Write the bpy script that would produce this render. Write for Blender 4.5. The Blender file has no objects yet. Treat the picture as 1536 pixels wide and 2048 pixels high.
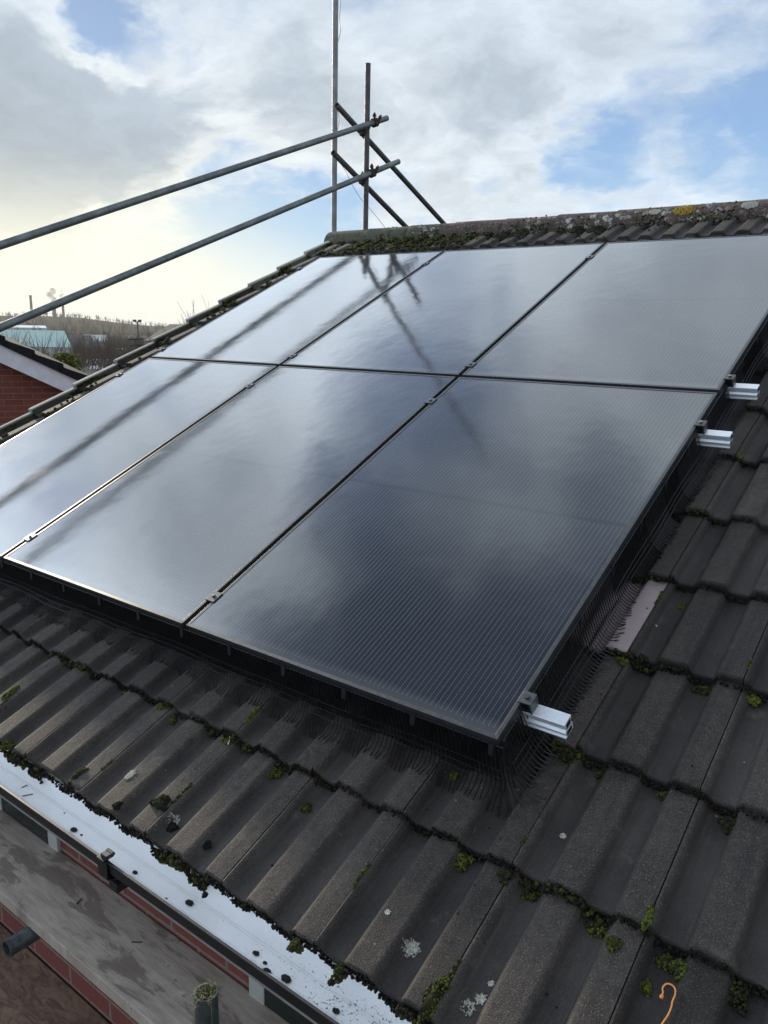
import bpy, math, random
import numpy as np
from mathutils import Vector, Matrix
random.seed(7); rng = np.random.default_rng(11)
R_ = math.radians
sc = bpy.context.scene
COL = sc.collection
PI = math.pi

# ------------------------------------------------------------------ camera
CAM = Vector((0.77853, -1.50048, 0.93179))
MX = [[0.7963391, 0.1534534, -0.5850607], [0.6044649, -0.1673795, 0.7788493], [0.0215899, -0.9738769, -0.2260481]]
FPX = 1555.36
cam_d = bpy.data.cameras.new('camera'); cam = bpy.data.objects.new('camera', cam_d); COL.objects.link(cam)
sc.camera = cam
cam.matrix_world = Matrix(((MX[0][0], -MX[0][1], -MX[0][2], CAM.x), (MX[1][0], -MX[1][1], -MX[1][2], CAM.y),
                           (MX[2][0], -MX[2][1], -MX[2][2], CAM.z), (0, 0, 0, 1)))
cam_d.sensor_fit = 'VERTICAL'; cam_d.sensor_height = 36.0; cam_d.lens = 36.0 * FPX / 2048
cam_d.clip_start = 0.05; cam_d.clip_end = 9000

def ray(px, py):
    a, b = (px - 768) / FPX, (py - 1024) / FPX
    return Vector([MX[i][0] * a + MX[i][1] * b + MX[i][2] for i in range(3)])
def atd(px, py, d): return CAM + ray(px, py) * d           # point at depth d
def hit(px, py, axis, val):
    r = ray(px, py); return CAM + r * ((val - CAM[axis]) / r[axis])

# ------------------------------------------------------------------ view, sky, sun
sc.view_settings.view_transform = 'Standard'; sc.view_settings.look = 'None'
sc.view_settings.exposure = 0.16; sc.view_settings.gamma = 1.0; sc.view_settings.use_curve_mapping = False
sc.cycles.max_bounces = 6; sc.cycles.volume_bounces = 1; sc.cycles.transparent_max_bounces = 8
SUN_AZ, SUN_EL = 164.0, 16.0
sun_dir = Vector((math.cos(R_(SUN_EL)) * math.cos(R_(SUN_AZ)), math.cos(R_(SUN_EL)) * math.sin(R_(SUN_AZ)), math.sin(R_(SUN_EL))))

def azel(az, el): return Vector((math.cos(R_(el)) * math.cos(R_(az)), math.cos(R_(el)) * math.sin(R_(az)), math.sin(R_(el))))

class NT:
    """small helper for building node trees"""
    def __init__(s, nt): s.t = nt; s.n = nt.nodes; s.l = nt.links
    def node(s, typ, **kw):
        n = s.n.new(typ)
        for k, v in kw.items(): setattr(n, k, v)
        return n
    def put(s, sock, v):
        if isinstance(v, bpy.types.NodeSocket): s.l.new(v, sock)
        elif v is not None: sock.default_value = v
    def math(s, op, a, b=None, c=None, clamp=False):
        n = s.node('ShaderNodeMath', operation=op, use_clamp=clamp)
        s.put(n.inputs[0], a); s.put(n.inputs[1], b); s.put(n.inputs[2], c); return n.outputs[0]
    def vmath(s, op, a, b=None, scale=None):
        n = s.node('ShaderNodeVectorMath', operation=op)
        s.put(n.inputs[0], a); s.put(n.inputs[1], b)
        if scale is not None: s.put(n.inputs['Scale'], scale)
        return n.outputs['Value'] if op in ('DOT_PRODUCT', 'LENGTH') else n.outputs[0]
    def smooth(s, x, a, b, lo=0.0, hi=1.0):
        n = s.node('ShaderNodeMapRange', interpolation_type='SMOOTHSTEP')
        s.put(n.inputs[0], x); s.put(n.inputs[1], a); s.put(n.inputs[2], b); s.put(n.inputs[3], lo); s.put(n.inputs[4], hi)
        return n.outputs[0]
    def noise(s, vec, scale, detail=4, rough=0.55, out=0, dist=0.0):
        n = s.node('ShaderNodeTexNoise')
        s.put(n.inputs['Vector'], vec); n.inputs['Scale'].default_value = scale
        n.inputs['Detail'].default_value = detail; n.inputs['Roughness'].default_value = rough
        n.inputs['Distortion'].default_value = dist
        return n.outputs[out]
    def voro(s, vec, scale, out='Distance', rnd=1.0, feature='F1'):
        n = s.node('ShaderNodeTexVoronoi', feature=feature)
        s.put(n.inputs['Vector'], vec); n.inputs['Scale'].default_value = scale; n.inputs['Randomness'].default_value = rnd
        return n.outputs[out]
    def mix(s, f, a, b, blend='MIX'):
        n = s.node('ShaderNodeMix', data_type='RGBA', blend_type=blend)
        s.put(n.inputs[0], f)
        for i, v in ((6, a), (7, b)):
            if isinstance(v, (tuple, list)): v = tuple(v) + (1,) if len(v) == 3 else tuple(v)
            s.put(n.inputs[i], v)
        return n.outputs[2]
    def ramp(s, x, stops):
        n = s.node('ShaderNodeValToRGB'); s.put(n.inputs[0], x); e = n.color_ramp.elements
        while len(e) > 1: e.remove(e[-1])
        e[0].position = stops[0][0]; e[0].color = tuple(stops[0][1]) + (1,)
        for p, c in stops[1:]:
            q = e.new(p); q.color = tuple(c) + (1,)
        return n.outputs[0]
    def sep(s, v):
        n = s.node('ShaderNodeSeparateXYZ'); s.put(n.inputs[0], v); return n.outputs
    def comb(s, x, y, z):
        n = s.node('ShaderNodeCombineXYZ'); s.put(n.inputs[0], x); s.put(n.inputs[1], y); s.put(n.inputs[2], z); return n.outputs[0]

world = bpy.data.worlds.new('World'); sc.world = world; world.use_nodes = True
T = NT(world.node_tree); T.n.clear()
wout = T.node('ShaderNodeOutputWorld')
D = T.vmath('NORMALIZE', T.node('ShaderNodeTexCoord').outputs['Generated'])
sx, sy, sz = T.sep(D)
zc = T.math('MAXIMUM', sz, 0.0)
# clouds are laid on a flat layer overhead, so they flatten towards the horizon
inv = T.math('DIVIDE', 1.0, T.math('ADD', zc, 0.30))
P = T.comb(T.math('MULTIPLY', sx, inv), T.math('MULTIPLY', sy, inv), 0.0)
warp = T.vmath('SCALE', T.vmath('SUBTRACT', T.noise(P, 1.6, 6, 0.62, out=1), (0.5, 0.5, 0.5)), scale=0.42)
Dw = T.vmath('NORMALIZE', T.vmath('ADD', D, T.vmath('SCALE', warp, scale=0.55)))
big = T.noise(T.vmath('ADD', P, warp), 1.3, 8, 0.58)
fine = T.noise(T.vmath('ADD', P, warp), 5.5, 9, 0.62)
tt = T.math('ADD', T.math('MULTIPLY', T.math('SUBTRACT', big, 0.5), 1.7), T.math('MULTIPLY', T.math('SUBTRACT', fine, 0.5), 1.25))
tt = T.math('ADD', tt, 0.50)
def rdir(px, py):
    r = ray(px, py); return r.normalized()
LOBES = [  # direction, radius (deg), weight: where thick cloud or open blue stands in the sky
    (rdir(90, 210), 6.5, .55), (rdir(60, 330), 5.5, .45), (rdir(270, 270), 5, .38), (rdir(-150, 220), 9, .5),
    (rdir(480, 90), 5, .22), (rdir(850, 170), 8, .30), (rdir(1050, 60), 8, .22), (rdir(1380, 20), 7, .20), (rdir(1350, 190), 5, .2), (rdir(1000, 250), 5, .2), (rdir(600, 250), 5, .2),
    (rdir(330, 330), 4, .15), (rdir(430, 170), 5, .22),
    (rdir(110, 5), 2.4, -.58), (rdir(180, 45), 2.2, -.55), (rdir(250, 95), 2.0, -.5), (rdir(330, 130), 2.0, -.35), (rdir(60, 60), 2, .2), (rdir(330, 440), 4, -.22), (rdir(540, 420), 4.5, -.42), (rdir(640, 420), 3, -.3),
    (rdir(1060, 350), 3.0, -.42), (rdir(950, 360), 2.4, -.30), (rdir(1330, 315), 3.2, -.38), (rdir(1500, 290), 3.4, -.46), (rdir(1200, 335), 2.8, -.40), (rdir(1500, 60), 5, -.2), (rdir(1250, 230), 3, -.15), (rdir(1000, 400), 4, .22), (rdir(1350, 380), 4, .2),
    (rdir(100, 430), 5, .05), (rdir(640, 330), 3, .15),
    # above the frame: what the panels mirror
    (azel(150, 32), 13, .02), (azel(168, 30), 10, .02), (azel(167, 45), 9, .26), (azel(152, 35), 11, .16), (azel(162, 40), 6, .12), (azel(140, 31), 8, .02),
    (azel(155, 58), 15, -.36), (azel(147, 47), 8, -.30), (azel(137, 41), 6, -.36), (azel(170, 56), 8, -.15),
    (azel(120, 50), 14, .28), (azel(112, 44), 9, .25), (azel(120, 75), 22, -.1),
]
for d, rad, w in LOBES:
    dt = T.vmath('DOT_PRODUCT', Dw, tuple(d))
    tt = T.math('ADD', tt, T.smooth(dt, math.cos(R_(rad * 1.45)), math.cos(R_(rad * 0.25)), 0.0, w))
alpha = T.smooth(tt, 0.08, 0.85, 0.0, 0.93)
shade = T.smooth(tt, 0.62, 1.45)
sdot = T.math('MAXIMUM', T.vmath('DOT_PRODUCT', D, tuple(sun_dir)), 0.0)
glow = T.math('POWER', sdot, 14.0); glow2 = T.math('POWER', sdot, 4.0)
blue = T.ramp(zc, [(0.0, (.86, .90, .84)), (.05, (.74, .86, .90)), (.12, (.40, .62, .86)), (.22, (.28, .47, .78)), (.45, (.24, .33, .50)), (.65, (.19, .25, .37)), (.82, (.11, .15, .23)), (1.0, (.10, .13, .20))])
nish = T.node('ShaderNodeTexSky', sky_type='NISHITA', sun_disc=False); nish.sun_elevation = R_(SUN_EL); nish.sun_rotation = R_(90 - SUN_AZ)
nsk = T.vmath('SCALE', nish.outputs[0], scale=0.06)
blue = T.mix(0.12, blue, nsk)
low = T.math('MULTIPLY', glow2, T.smooth(sz, .40, .15))
white = T.mix(low, (.68, .77, .86), (.95, .94, .86))
grey = T.mix(T.smooth(sz, 0.3, 0.75), T.mix(low, (.46, .54, .62), (.42, .47, .51)), (.33, .39, .46))
cl = T.mix(shade, white, grey)
mottle = T.smooth(T.noise(T.vmath('ADD', P, warp), 3.1, 9, 0.66), .30, .72, .86, 1.16)
cl = T.vmath('SCALE', cl, scale=mottle)
sky = T.mix(alpha, blue, cl)
# warm bank of light low down towards the sun
warmf = T.math('MULTIPLY', T.smooth(sz, 0.21, 0.03), T.smooth(sdot, .80, .965))
sky = T.mix(T.math('MULTIPLY', warmf, 0.95), sky, (1.04, 1.01, .78))
hz = T.smooth(sz, 0.10, 0.0)
sky = T.mix(T.math('MULTIPLY', hz, 0.35), sky, (.86, .91, .92))
hot = T.math('MULTIPLY', T.smooth(sdot, .55, .97), T.smooth(sz, 0.34, 0.47))  # extra sky brightness added above the frame to lift the panels' reflections
hot = T.math('MULTIPLY', hot, T.smooth(sz, .82, .62))
sky = T.vmath('SCALE', sky, scale=T.math('ADD', 1.0, T.math('ADD', T.math('MULTIPLY', hot, 1.4), T.math('MULTIPLY', T.smooth(sz, .38, .50), T.math('MULTIPLY', T.smooth(sy, .2, .5), .62)))))
# sky brightness added out of view, left and behind, to light tiles and gutter
side_boost = T.smooth(T.vmath('DOT_PRODUCT', D, tuple(azel(205, 20))), .76, .97)
sky = T.vmath('SCALE', sky, scale=T.math('ADD', 1.0, T.math('ADD', T.math('MULTIPLY', side_boost, 1.7), T.math('MULTIPLY', T.smooth(sy, .05, -.55), .15))))
sky = T.mix(T.smooth(sz, 0.0, -0.06), sky, (.20, .19, .17))
bg = T.node('ShaderNodeBackground'); T.l.new(sky, bg.inputs[0]); bg.inputs[1].default_value = 1.0
T.l.new(bg.outputs[0], wout.inputs[0])

sun_l = bpy.data.lights.new('sun', 'SUN'); sun_l.energy = 5.0; sun_l.angle = R_(4.0); sun_l.color = (1.0, .87, .68)
sun_o = bpy.data.objects.new('sun', sun_l); COL.objects.link(sun_o)
sun_o.rotation_euler = sun_dir.to_track_quat('Z', 'Y').to_euler(); sun_o.location = (-20, 5, 10)

# ------------------------------------------------------------------ mesh helpers
class MB:
    def __init__(s): s.v = []; s.f = []; s.uv = None
    def add(s, vs, fs):
        o = len(s.v); s.v.extend([tuple(p) for p in vs]); s.f.extend([tuple(i + o for i in f) for f in fs]); return s
    def box(s, x0, x1, y0, y1, z0, z1, fn=None):
        vs = [(x, y, z) for z in (z0, z1) for y in (y0, y1) for x in (x0, x1)]
        if fn: vs = [fn(*p) for p in vs]
        return s.add(vs, [(0, 2, 3, 1), (4, 5, 7, 6), (0, 1, 5, 4), (2, 6, 7, 3), (0, 4, 6, 2), (1, 3, 7, 5)])
    def prism(s, prof, a, b, fn):
        """prof: closed list of 2-d points; fn(t, p, q) -> 3-d; extruded from t=a to t=b"""
        n = len(prof); vs = [fn(a, *p) for p in prof] + [fn(b, *p) for p in prof]
        fs = [(i, (i + 1) % n, (i + 1) % n + n, i + n) for i in range(n)] + [tuple(range(n))[::-1], tuple(range(n, 2 * n))]
        return s.add(vs, fs)
    def tube(s, pts, rad, seg=8, cap=True, hollow=False):
        pts = [Vector(p) for p in pts]; n = len(pts)
        rads = rad if isinstance(rad, (list, tuple)) else [rad] * n
        rings = []; up = None
        for i, p in enumerate(pts):
            t = (pts[min(i + 1, n - 1)] - pts[max(i - 1, 0)]).normalized()
            if up is None:
                up = Vector((0, 0, 1)) if abs(t.z) < .9 else Vector((1, 0, 0))
            a = t.cross(up).normalized(); up = a.cross(t).normalized()
            rings.append([p + (a * math.cos(2 * PI * k / seg) + up * math.sin(2 * PI * k / seg)) * rads[i] for k in range(seg)])
        vs = [q for r in rings for q in r]; fs = []
        for i in range(n - 1):
            for k in range(seg):
                k2 = (k + 1) % seg
                fs.append((i * seg + k, i * seg + k2, (i + 1) * seg + k2, (i + 1) * seg + k))
        if hollow:
            t0 = (pts[1] - pts[0]).normalized(); t1 = (pts[-1] - pts[-2]).normalized()
            for ring, c, dirn in ((0, pts[0], t0), (n - 1, pts[-1], -t1)):
                base = len(vs); o = ring * seg
                vs += [c + (vs[o + k] - c) * .84 for k in range(seg)]
                vs += [c + (vs[o + k] - c) * .84 + dirn * rads[0] * 3 for k in range(seg)]
                for k in range(seg):
                    k2 = (k + 1) % seg
                    fs.append((o + k, base + k, base + k2, o + k2)); fs.append((base + k, base + seg + k, base + seg + k2, base + k2))
                fs.append(tuple(base + seg + k for k in range(seg)))
        elif cap:
            fs.append(tuple(range(seg))[::-1]); fs.append(tuple(range((n - 1) * seg, n * seg)))
        return s.add(vs, fs)
    def build(s, name, mat, parent=None, smooth=False, bevel=0, loc=None, auto=None):
        me = bpy.data.meshes.new(name)
        vs = s.v if loc is None else [(p[0] - loc[0], p[1] - loc[1], p[2] - loc[2]) for p in s.v]
        me.from_pydata(vs, [], s.f); me.update()
        if smooth: me.polygons.foreach_set('use_smooth', [True] * len(me.polygons))
        return mkobj(name, me, mat, parent, bevel, loc, auto)

def mkobj(name, me, mat, parent=None, bevel=0, loc=None, auto=None):
    if mat is not None: me.materials.append(mat)
    o = bpy.data.objects.new(name, me); COL.objects.link(o)
    if parent is not None: o.parent = parent
    if loc is not None: o.location = loc
    if bevel:
        m = o.modifiers.new('bevel', 'BEVEL'); m.width = bevel; m.segments = 2; m.limit_method = 'ANGLE'; m.angle_limit = R_(35)
    if auto:
        me.polygons.foreach_set('use_smooth', [True] * len(me.polygons))
        try: me.set_sharp_from_angle(angle=R_(auto))
        except Exception: pass
    return o

def tag(o, label=None, cat=None, group=None, kind=None):
    if label: o['label'] = label
    if cat: o['category'] = cat
    if group: o['group'] = group
    if kind: o['kind'] = kind
    return o
def thing(name, label, cat, loc=(0, 0, 0), group=None, mat=None):
    o = bpy.data.objects.new(name, None); COL.objects.link(o)
    if mat is not None: o.matrix_world = mat
    else: o.location = loc
    o.empty_display_size = .1
    return tag(o, label, cat, group)

# roof frame: u along the eave, v up the slope, n out of the roof; origin = lower right corner of the panels' top face
TH = R_(24.7); cT, sT = math.cos(TH), math.sin(TH)
def W(u, v, n): return Vector((u, v * cT - n * sT, v * sT + n * cT))
def roof_mat(u, v, n):
    o = W(u, v, n)
    return Matrix(((1, 0, 0, o.x), (0, cT, -sT, o.y), (0, sT, cT, o.z), (0, 0, 0, 1)))
nW = W(0, 0, 1)
def un(px, py, n):
    r = ray(px, py); t = (n - CAM.dot(nW)) / r.dot(nW); p = CAM + r * t
    return p.x, p.y * cT + p.z * sT

def np_mesh(name, V, F, attrs=None, smooth=False):
    """V (n,3), F (m,k) numpy arrays"""
    me = bpy.data.meshes.new(name); k = F.shape[1]
    me.vertices.add(len(V)); me.vertices.foreach_set('co', V.astype(np.float32).ravel())
    me.loops.add(F.size); me.loops.foreach_set('vertex_index', F.astype(np.int32).ravel())
    me.polygons.add(len(F)); me.polygons.foreach_set('loop_start', np.arange(0, F.size, k, dtype=np.int32))
    me.polygons.foreach_set('loop_total', np.full(len(F), k, dtype=np.int32))
    if smooth: me.polygons.foreach_set('use_smooth', np.ones(len(F), dtype=bool))
    for an, av in (attrs or {}).items():
        a = me.attributes.new(an, 'FLOAT', 'POINT'); a.data.foreach_set('value', av.astype(np.float32))
    me.update(calc_edges=True); me.validate()
    return me

def ico(sub):
    t = (1 + 5 ** .5) / 2
    v = [(-1, t, 0), (1, t, 0), (-1, -t, 0), (1, -t, 0), (0, -1, t), (0, 1, t), (0, -1, -t), (0, 1, -t), (t, 0, -1), (t, 0, 1), (-t, 0, -1), (-t, 0, 1)]
    f = [(0, 11, 5), (0, 5, 1), (0, 1, 7), (0, 7, 10), (0, 10, 11), (1, 5, 9), (5, 11, 4), (11, 10, 2), (10, 7, 6), (7, 1, 8), (3, 9, 4), (3, 4, 2), (3, 2, 6), (3, 6, 8), (3, 8, 9), (4, 9, 5), (2, 4, 11), (6, 2, 10), (8, 6, 7), (9, 8, 1)]
    v = [Vector(p).normalized() for p in v]
    for _ in range(sub):
        cache = {}; nf = []
        def mid(a, b):
            k = (min(a, b), max(a, b))
            if k not in cache: v.append(((v[a] + v[b]) / 2).normalized()); cache[k] = len(v) - 1
            return cache[k]
        for a, b, c in f:
            ab, bc, ca = mid(a, b), mid(b, c), mid(c, a); nf += [(a, ab, ca), (b, bc, ab), (c, ca, bc), (ab, bc, ca)]
        f = nf
    return np.array([tuple(p) for p in v]), np.array(f)
ICO0, ICO1 = ico(0), ico(1)

def lumps(name, C, RAD, tone, base=ICO0, jit=.35, smooth=False):
    """many small rough lumps in one mesh: C (n,3) centres, RAD (n,3) radii, tone (n,)"""
    bv, bf = base; n = len(C); m = len(bv)
    J = 1 + rng.uniform(-jit, jit, (n, m, 1))
    # random spin
    q = rng.normal(size=(n, 4)); q /= np.linalg.norm(q, axis=1)[:, None]
    w, x, y, z = q.T
    Rm = np.stack([1 - 2 * (y * y + z * z), 2 * (x * y - z * w), 2 * (x * z + y * w), 2 * (x * y + z * w), 1 - 2 * (x * x + z * z), 2 * (y * z - x * w), 2 * (x * z - y * w), 2 * (y * z + x * w), 1 - 2 * (x * x + y * y)], 1).reshape(n, 3, 3)
    B = np.einsum('nij,mj->nmi', Rm, bv) * J
    V = (B * RAD[:, None, :] + C[:, None, :]).reshape(-1, 3)
    F = (bf[None] + (np.arange(n) * m)[:, None, None]).reshape(-1, 3)
    return np_mesh(name, V, F, {'tone': np.repeat(tone, m)}, smooth)

# ------------------------------------------------------------------ materials
def new_mat(name):
    m = bpy.data.materials.new(name); m.use_nodes = True; t = NT(m.node_tree); t.n.clear()
    out = t.node('ShaderNodeOutputMaterial'); b = t.node('ShaderNodeBsdfPrincipled'); t.l.new(b.outputs[0], out.inputs[0])
    return m, t, b
def setp(t, b, **kw):
    for k, v in kw.items():
        if isinstance(v, tuple) and len(v) == 3: v = v + (1,)
        t.put(b.inputs[k.replace('_', ' ')], v)
def bump(t, b, h, strength=.5, dist=.002):
    n = t.node('ShaderNodeBump'); n.inputs['Strength'].default_value = strength; n.inputs['Distance'].default_value = dist
    t.l.new(h, n.inputs['Height']); t.l.new(n.outputs[0], b.inputs['Normal']); return n
def simple(name, col, rough=.5, metal=0.0, var=.15, scale=30, bmp=.0, spec=.5):
    m, t, b = new_mat(name); oc = t.node('ShaderNodeTexCoord').outputs['Object']
    nz = t.noise(oc, scale, 5, .6)
    c = t.mix(t.smooth(nz, .3, .7), tuple(x * (1 - var) for x in col), tuple(min(1, x * (1 + var)) for x in col))
    setp(t, b, Base_Color=c, Roughness=t.smooth(nz, .2, .8, rough * .85, min(1, rough * 1.15)), Metallic=metal)
    b.inputs['Specular IOR Level'].default_value = spec
    if bmp: bump(t, b, nz, bmp, .002)
    return m
def attr(t, name):
    n = t.node('ShaderNodeAttribute'); n.attribute_name = name; return n.outputs['Fac']

# concrete roof tiles
def tile_material(name, far=False):
    m, t, b = new_mat(name); oc = t.node('ShaderNodeTexCoord').outputs['Object']
    tone, crest, algae_toplit = attr(t, 'tone'), attr(t, 'crest'), attr(t, 'algae_toplit')
    mott = t.noise(oc, 7, 6, .65); mid = t.noise(oc, 45, 5, .7); grain = t.noise(oc, 420, 2, .6); grain2 = t.voro(oc, 300)
    c = t.mix(t.smooth(mott, .3, .7), (.022, .0178, .0155), (.042, .034, .029))
    c = t.mix(t.math('MULTIPLY', crest, t.smooth(mid, .30, .75, .0, .55)), c, (.072, .056, .044))
    sp = t.smooth(grain, .56, .70)
    c = t.mix(t.math('MULTIPLY', sp, t.math('ADD', .25, t.math('MULTIPLY', crest, .55))), c, (.20, .18, .15))
    c = t.mix(t.math('MULTIPLY', t.smooth(grain, .42, .30), .6), c, (.012, .012, .012))
    sxx, syy, szz = t.sep(oc)
    strk = t.noise(t.comb(t.math('MULTIPLY', sxx, 34), t.math('MULTIPLY', syy, 2.2), 0), 1.0, 5, .65)
    c = t.mix(t.math('MULTIPLY', t.smooth(strk, .50, .68), .38), c, (.016, .015, .015))
    c = t.mix(t.math('MULTIPLY', t.smooth(strk, .44, .32), .22), c, (.105, .095, .075))
    # pale bloom and grime patches with their own shapes
    pa = t.smooth(t.noise(oc, 11, 7, .7), .58, .72)
    c = t.mix(t.math('MULTIPLY', pa, .28), c, (.16, .155, .12))
    lich = t.math('MULTIPLY', t.smooth(t.voro(oc, 26), .10, .06), t.smooth(t.noise(oc, 4, 3), .60, .66))
    c = t.mix(t.math('MULTIPLY', lich, .65), c, (.34, .36, .29))
    al = t.math('MULTIPLY', algae_toplit, t.smooth(t.noise(oc, 9, 6, .65), .30, .60))
    c = t.mix(al, c, (.115, .11, .080))
    c = t.mix(t.smooth(algae_toplit, 1.1, 1.6, 0, .9), c, (.46, .45, .39))  # verge strip top: lighter cement, with the light on it painted in too
    c = t.mix(1.0, c, t.comb(tone, tone, tone), 'MULTIPLY')
    setp(t, b, Base_Color=c, Roughness=t.smooth(crest, 0, 1, .62, .80))
    b.inputs['Specular IOR Level'].default_value = .38
    h = t.math('ADD', t.math('MULTIPLY', grain, .6), t.math('ADD', t.math('MULTIPLY', mid, .9), t.math('MULTIPLY', grain2, .35)))
    bump(t, b, h, .9, .0024)
    return m
M_tile = tile_material('weathered_tile')

def moss_material():
    m, t, b = new_mat('moss'); oc = t.node('ShaderNodeTexCoord').outputs['Object']; tone = attr(t, 'tone')
    x = t.math('ADD', tone, t.math('MULTIPLY', t.math('SUBTRACT', t.noise(oc, 160, 4, .7), .5), .55))
    c = t.ramp(x, [(0, (.010, .009, .008)), (.30, (.024, .020, .014)), (.50, (.044, .050, .014)), (.72, (.095, .120, .018)), (1.0, (.20, .23, .035))])
    setp(t, b, Base_Color=c, Roughness=.95); b.inputs['Specular IOR Level'].default_value = .15
    bump(t, b, t.noise(oc, 700, 3, .7), .9, .003); return m
M_moss = moss_material()

def lichen_material(name, col):
    m, t, b = new_mat(name); oc = t.node('ShaderNodeTexCoord').outputs['Object']
    c = t.mix(t.smooth(t.noise(oc, 260, 4, .7), .35, .65), tuple(x * .45 for x in col), col)
    setp(t, b, Base_Color=c, Roughness=.9); bump(t, b, t.noise(oc, 400, 3), .8, .002); return m
M_lich = lichen_material('white_lichen', (.60, .58, .49)); M_lich_y = lichen_material('yellow_lichen', (.55, .36, .04))

def glass_material():
    m, t, b = new_mat('solar_cell_glass'); oc = t.node('ShaderNodeTexCoord').outputs['Object']
    x, y, z = t.sep(oc)    # x across the panel (0..1.134 from its left edge), y up the slope (0..1.762)
    xx = t.math('SUBTRACT', x, .018); px = t.math('MODULO', xx, .1830)
    yy = t.math('SUBTRACT', y, .020)
    # interconnect wires every 15.2 mm, with brighter solder pads along them
    wl = t.math('ABSOLUTE', t.math('SUBTRACT', t.math('FRACT', t.math('DIVIDE', t.math('SUBTRACT', px, .0005), .01525)), .5))
    line = t.smooth(wl, .058, .030)
    pad = t.smooth(t.math('ABSOLUTE', t.math('SUBTRACT', t.math('FRACT', t.math('DIVIDE', yy, .0076)), .5)), .30, .16)
    inx = t.math('MULTIPLY', t.math('GREATER_THAN', px, .0035), t.math('MULTIPLY', t.math('GREATER_THAN', xx, .004), t.math('LESS_THAN', xx, 1.094)))
    iny = t.math('MULTIPLY', t.math('GREATER_THAN', yy, .008), t.math('LESS_THAN', yy, 1.716))
    ymid = t.math('GREATER_THAN', t.math('ABSOLUTE', t.math('SUBTRACT', yy, .861)), .009)
    inn = t.math('MULTIPLY', t.math('MULTIPLY', inx, iny), ymid)
    dirt = t.noise(oc, 3.0, 6, .65)
    cellgap = t.smooth(t.math('MODULO', yy, .0925), .0022, .0010)
    c = t.mix(inn, (.006, .006, .007), (.012, .0135, .017))
    c = t.mix(t.math('MULTIPLY', cellgap, .5), c, (.004, .004, .005))
    ln = t.math('MULTIPLY', t.math('MULTIPLY', line, t.math('ADD', .35, t.math('MULTIPLY', pad, .65))), inn)
    c = t.mix(t.math('MULTIPLY', ln, .46), c, (.32, .34, .35))
    haze = t.math('MULTIPLY', t.smooth(dirt, .48, .78), .05)
    edge = t.math('MULTIPLY', t.smooth(t.math('ADD', y, t.math('MULTIPLY', dirt, .03)), .075, .03), .12)
    c = t.mix(t.math('ADD', haze, edge), c, (.42, .42, .40))
    spots = t.smooth(t.voro(oc, 55), .055, .035)
    c = t.mix(t.math('MULTIPLY', spots, .4), c, (.25, .24, .2))
    setp(t, b, Base_Color=c, Roughness=t.smooth(dirt, .3, .75, .055, .095), IOR=2.2)
    tex = t.noise(oc, 520, 2, .5)
    wav = t.noise(oc, 5, 2, .5)
    n1 = t.node('ShaderNodeBump'); n1.inputs['Strength'].default_value = .05; n1.inputs['Distance'].default_value = .0007; t.l.new(tex, n1.inputs['Height'])
    n2 = t.node('ShaderNodeBump'); n2.inputs['Strength'].default_value = .25; n2.inputs['Distance'].default_value = .004; t.l.new(wav, n2.inputs['Height'])
    t.l.new(n1.outputs[0], n2.inputs['Normal']); t.l.new(n2.outputs[0], b.inputs['Normal'])
    return m
M_glass = glass_material()
M_frame = simple('black_anodised_frame', (.060, .062, .066), .40, .45, .12, 60, spec=.7)
M_alu = simple('bright_aluminium', (.86, .88, .90), .34, .45, .03, 90)
M_clamp = simple('dull_clamp_metal', (.085, .088, .092), .42, .35, .12, 120)
M_black = simple('black_plastic', (.012, .012, .013), .42, .0, .2, 60)
M_wire = simple('black_coated_wire', (.012, .012, .013), .42, .0, .2, 60, spec=.4)
M_steel = simple('bolt_steel', (.22, .22, .23), .28, 1.0, .1, 200)
M_rust = simple('rusty_coupler', (.085, .070, .055), .75, .5, .5, 90, .5)
M_white = simple('white_gutter_plastic', (.83, .85, .88), .22, .0, .03, 8)
M_upvc = simple('cream_window_plastic', (.40, .39, .35), .4, .0, .08, 12)
M_fascia = simple('grey_fascia', (.26, .25, .23), .5, .0, .15, 14)
M_board_white = simple('white_painted_bargeboard', (.68, .71, .76), .5, .0, .08, 9)
M_pink = simple('pinkish_brown_metal', (.34, .265, .26), .45, .1, .06, 20, spec=.5)
M_orange = simple('orange_plastic', (.85, .30, .06), .35, .0, .06, 40)
M_soil = simple('dark_debris', (.022, .022, .020), .95, .0, .5, 300, .8)
M_straw = simple('dry_grass', (.20, .19, .09), .9, .0, .5, 200)
M_cable = simple('grey_cable', (.16, .16, .16), .5)
M_black_tile = simple('black_slate_tile', (.016, .017, .021), .95, .0, .35, 25, .4, spec=.15)

def galv_material(name, dark, light, rough=.5, metal=.55):
    m, t, b = new_mat(name); oc = t.node('ShaderNodeTexCoord').outputs['Object']
    n1 = t.noise(oc, 9, 7, .7); n2 = t.noise(oc, 60, 5, .7)
    c = t.mix(t.smooth(t.math('ADD', n1, t.math('MULTIPLY', t.math('SUBTRACT', n2, .5), .5)), .35, .70), dark, light)
    c = t.mix(t.math('MULTIPLY', t.smooth(t.noise(oc, 22, 5, .7), .62, .72), .6), c, tuple(x * .4 for x in dark))
    setp(t, b, Base_Color=c, Roughness=t.smooth(n2, .3, .7, rough * .8, rough * 1.25), Metallic=metal)
    bump(t, b, n2, .25, .002); return m
M_galv = galv_material('galvanised_tube', (.13, .145, .14), (.24, .26, .25))
M_galv_d = galv_material('dull_dark_tube', (.075, .072, .068), (.14, .135, .13), .6, .3)
M_mast = galv_material('pale_mast_tube', (.24, .235, .23), (.36, .35, .34), .6, .3)
M_tube_n = galv_material('weathered_near_tube', (.045, .060, .062), (.13, .15, .15), .45, .5)

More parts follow.
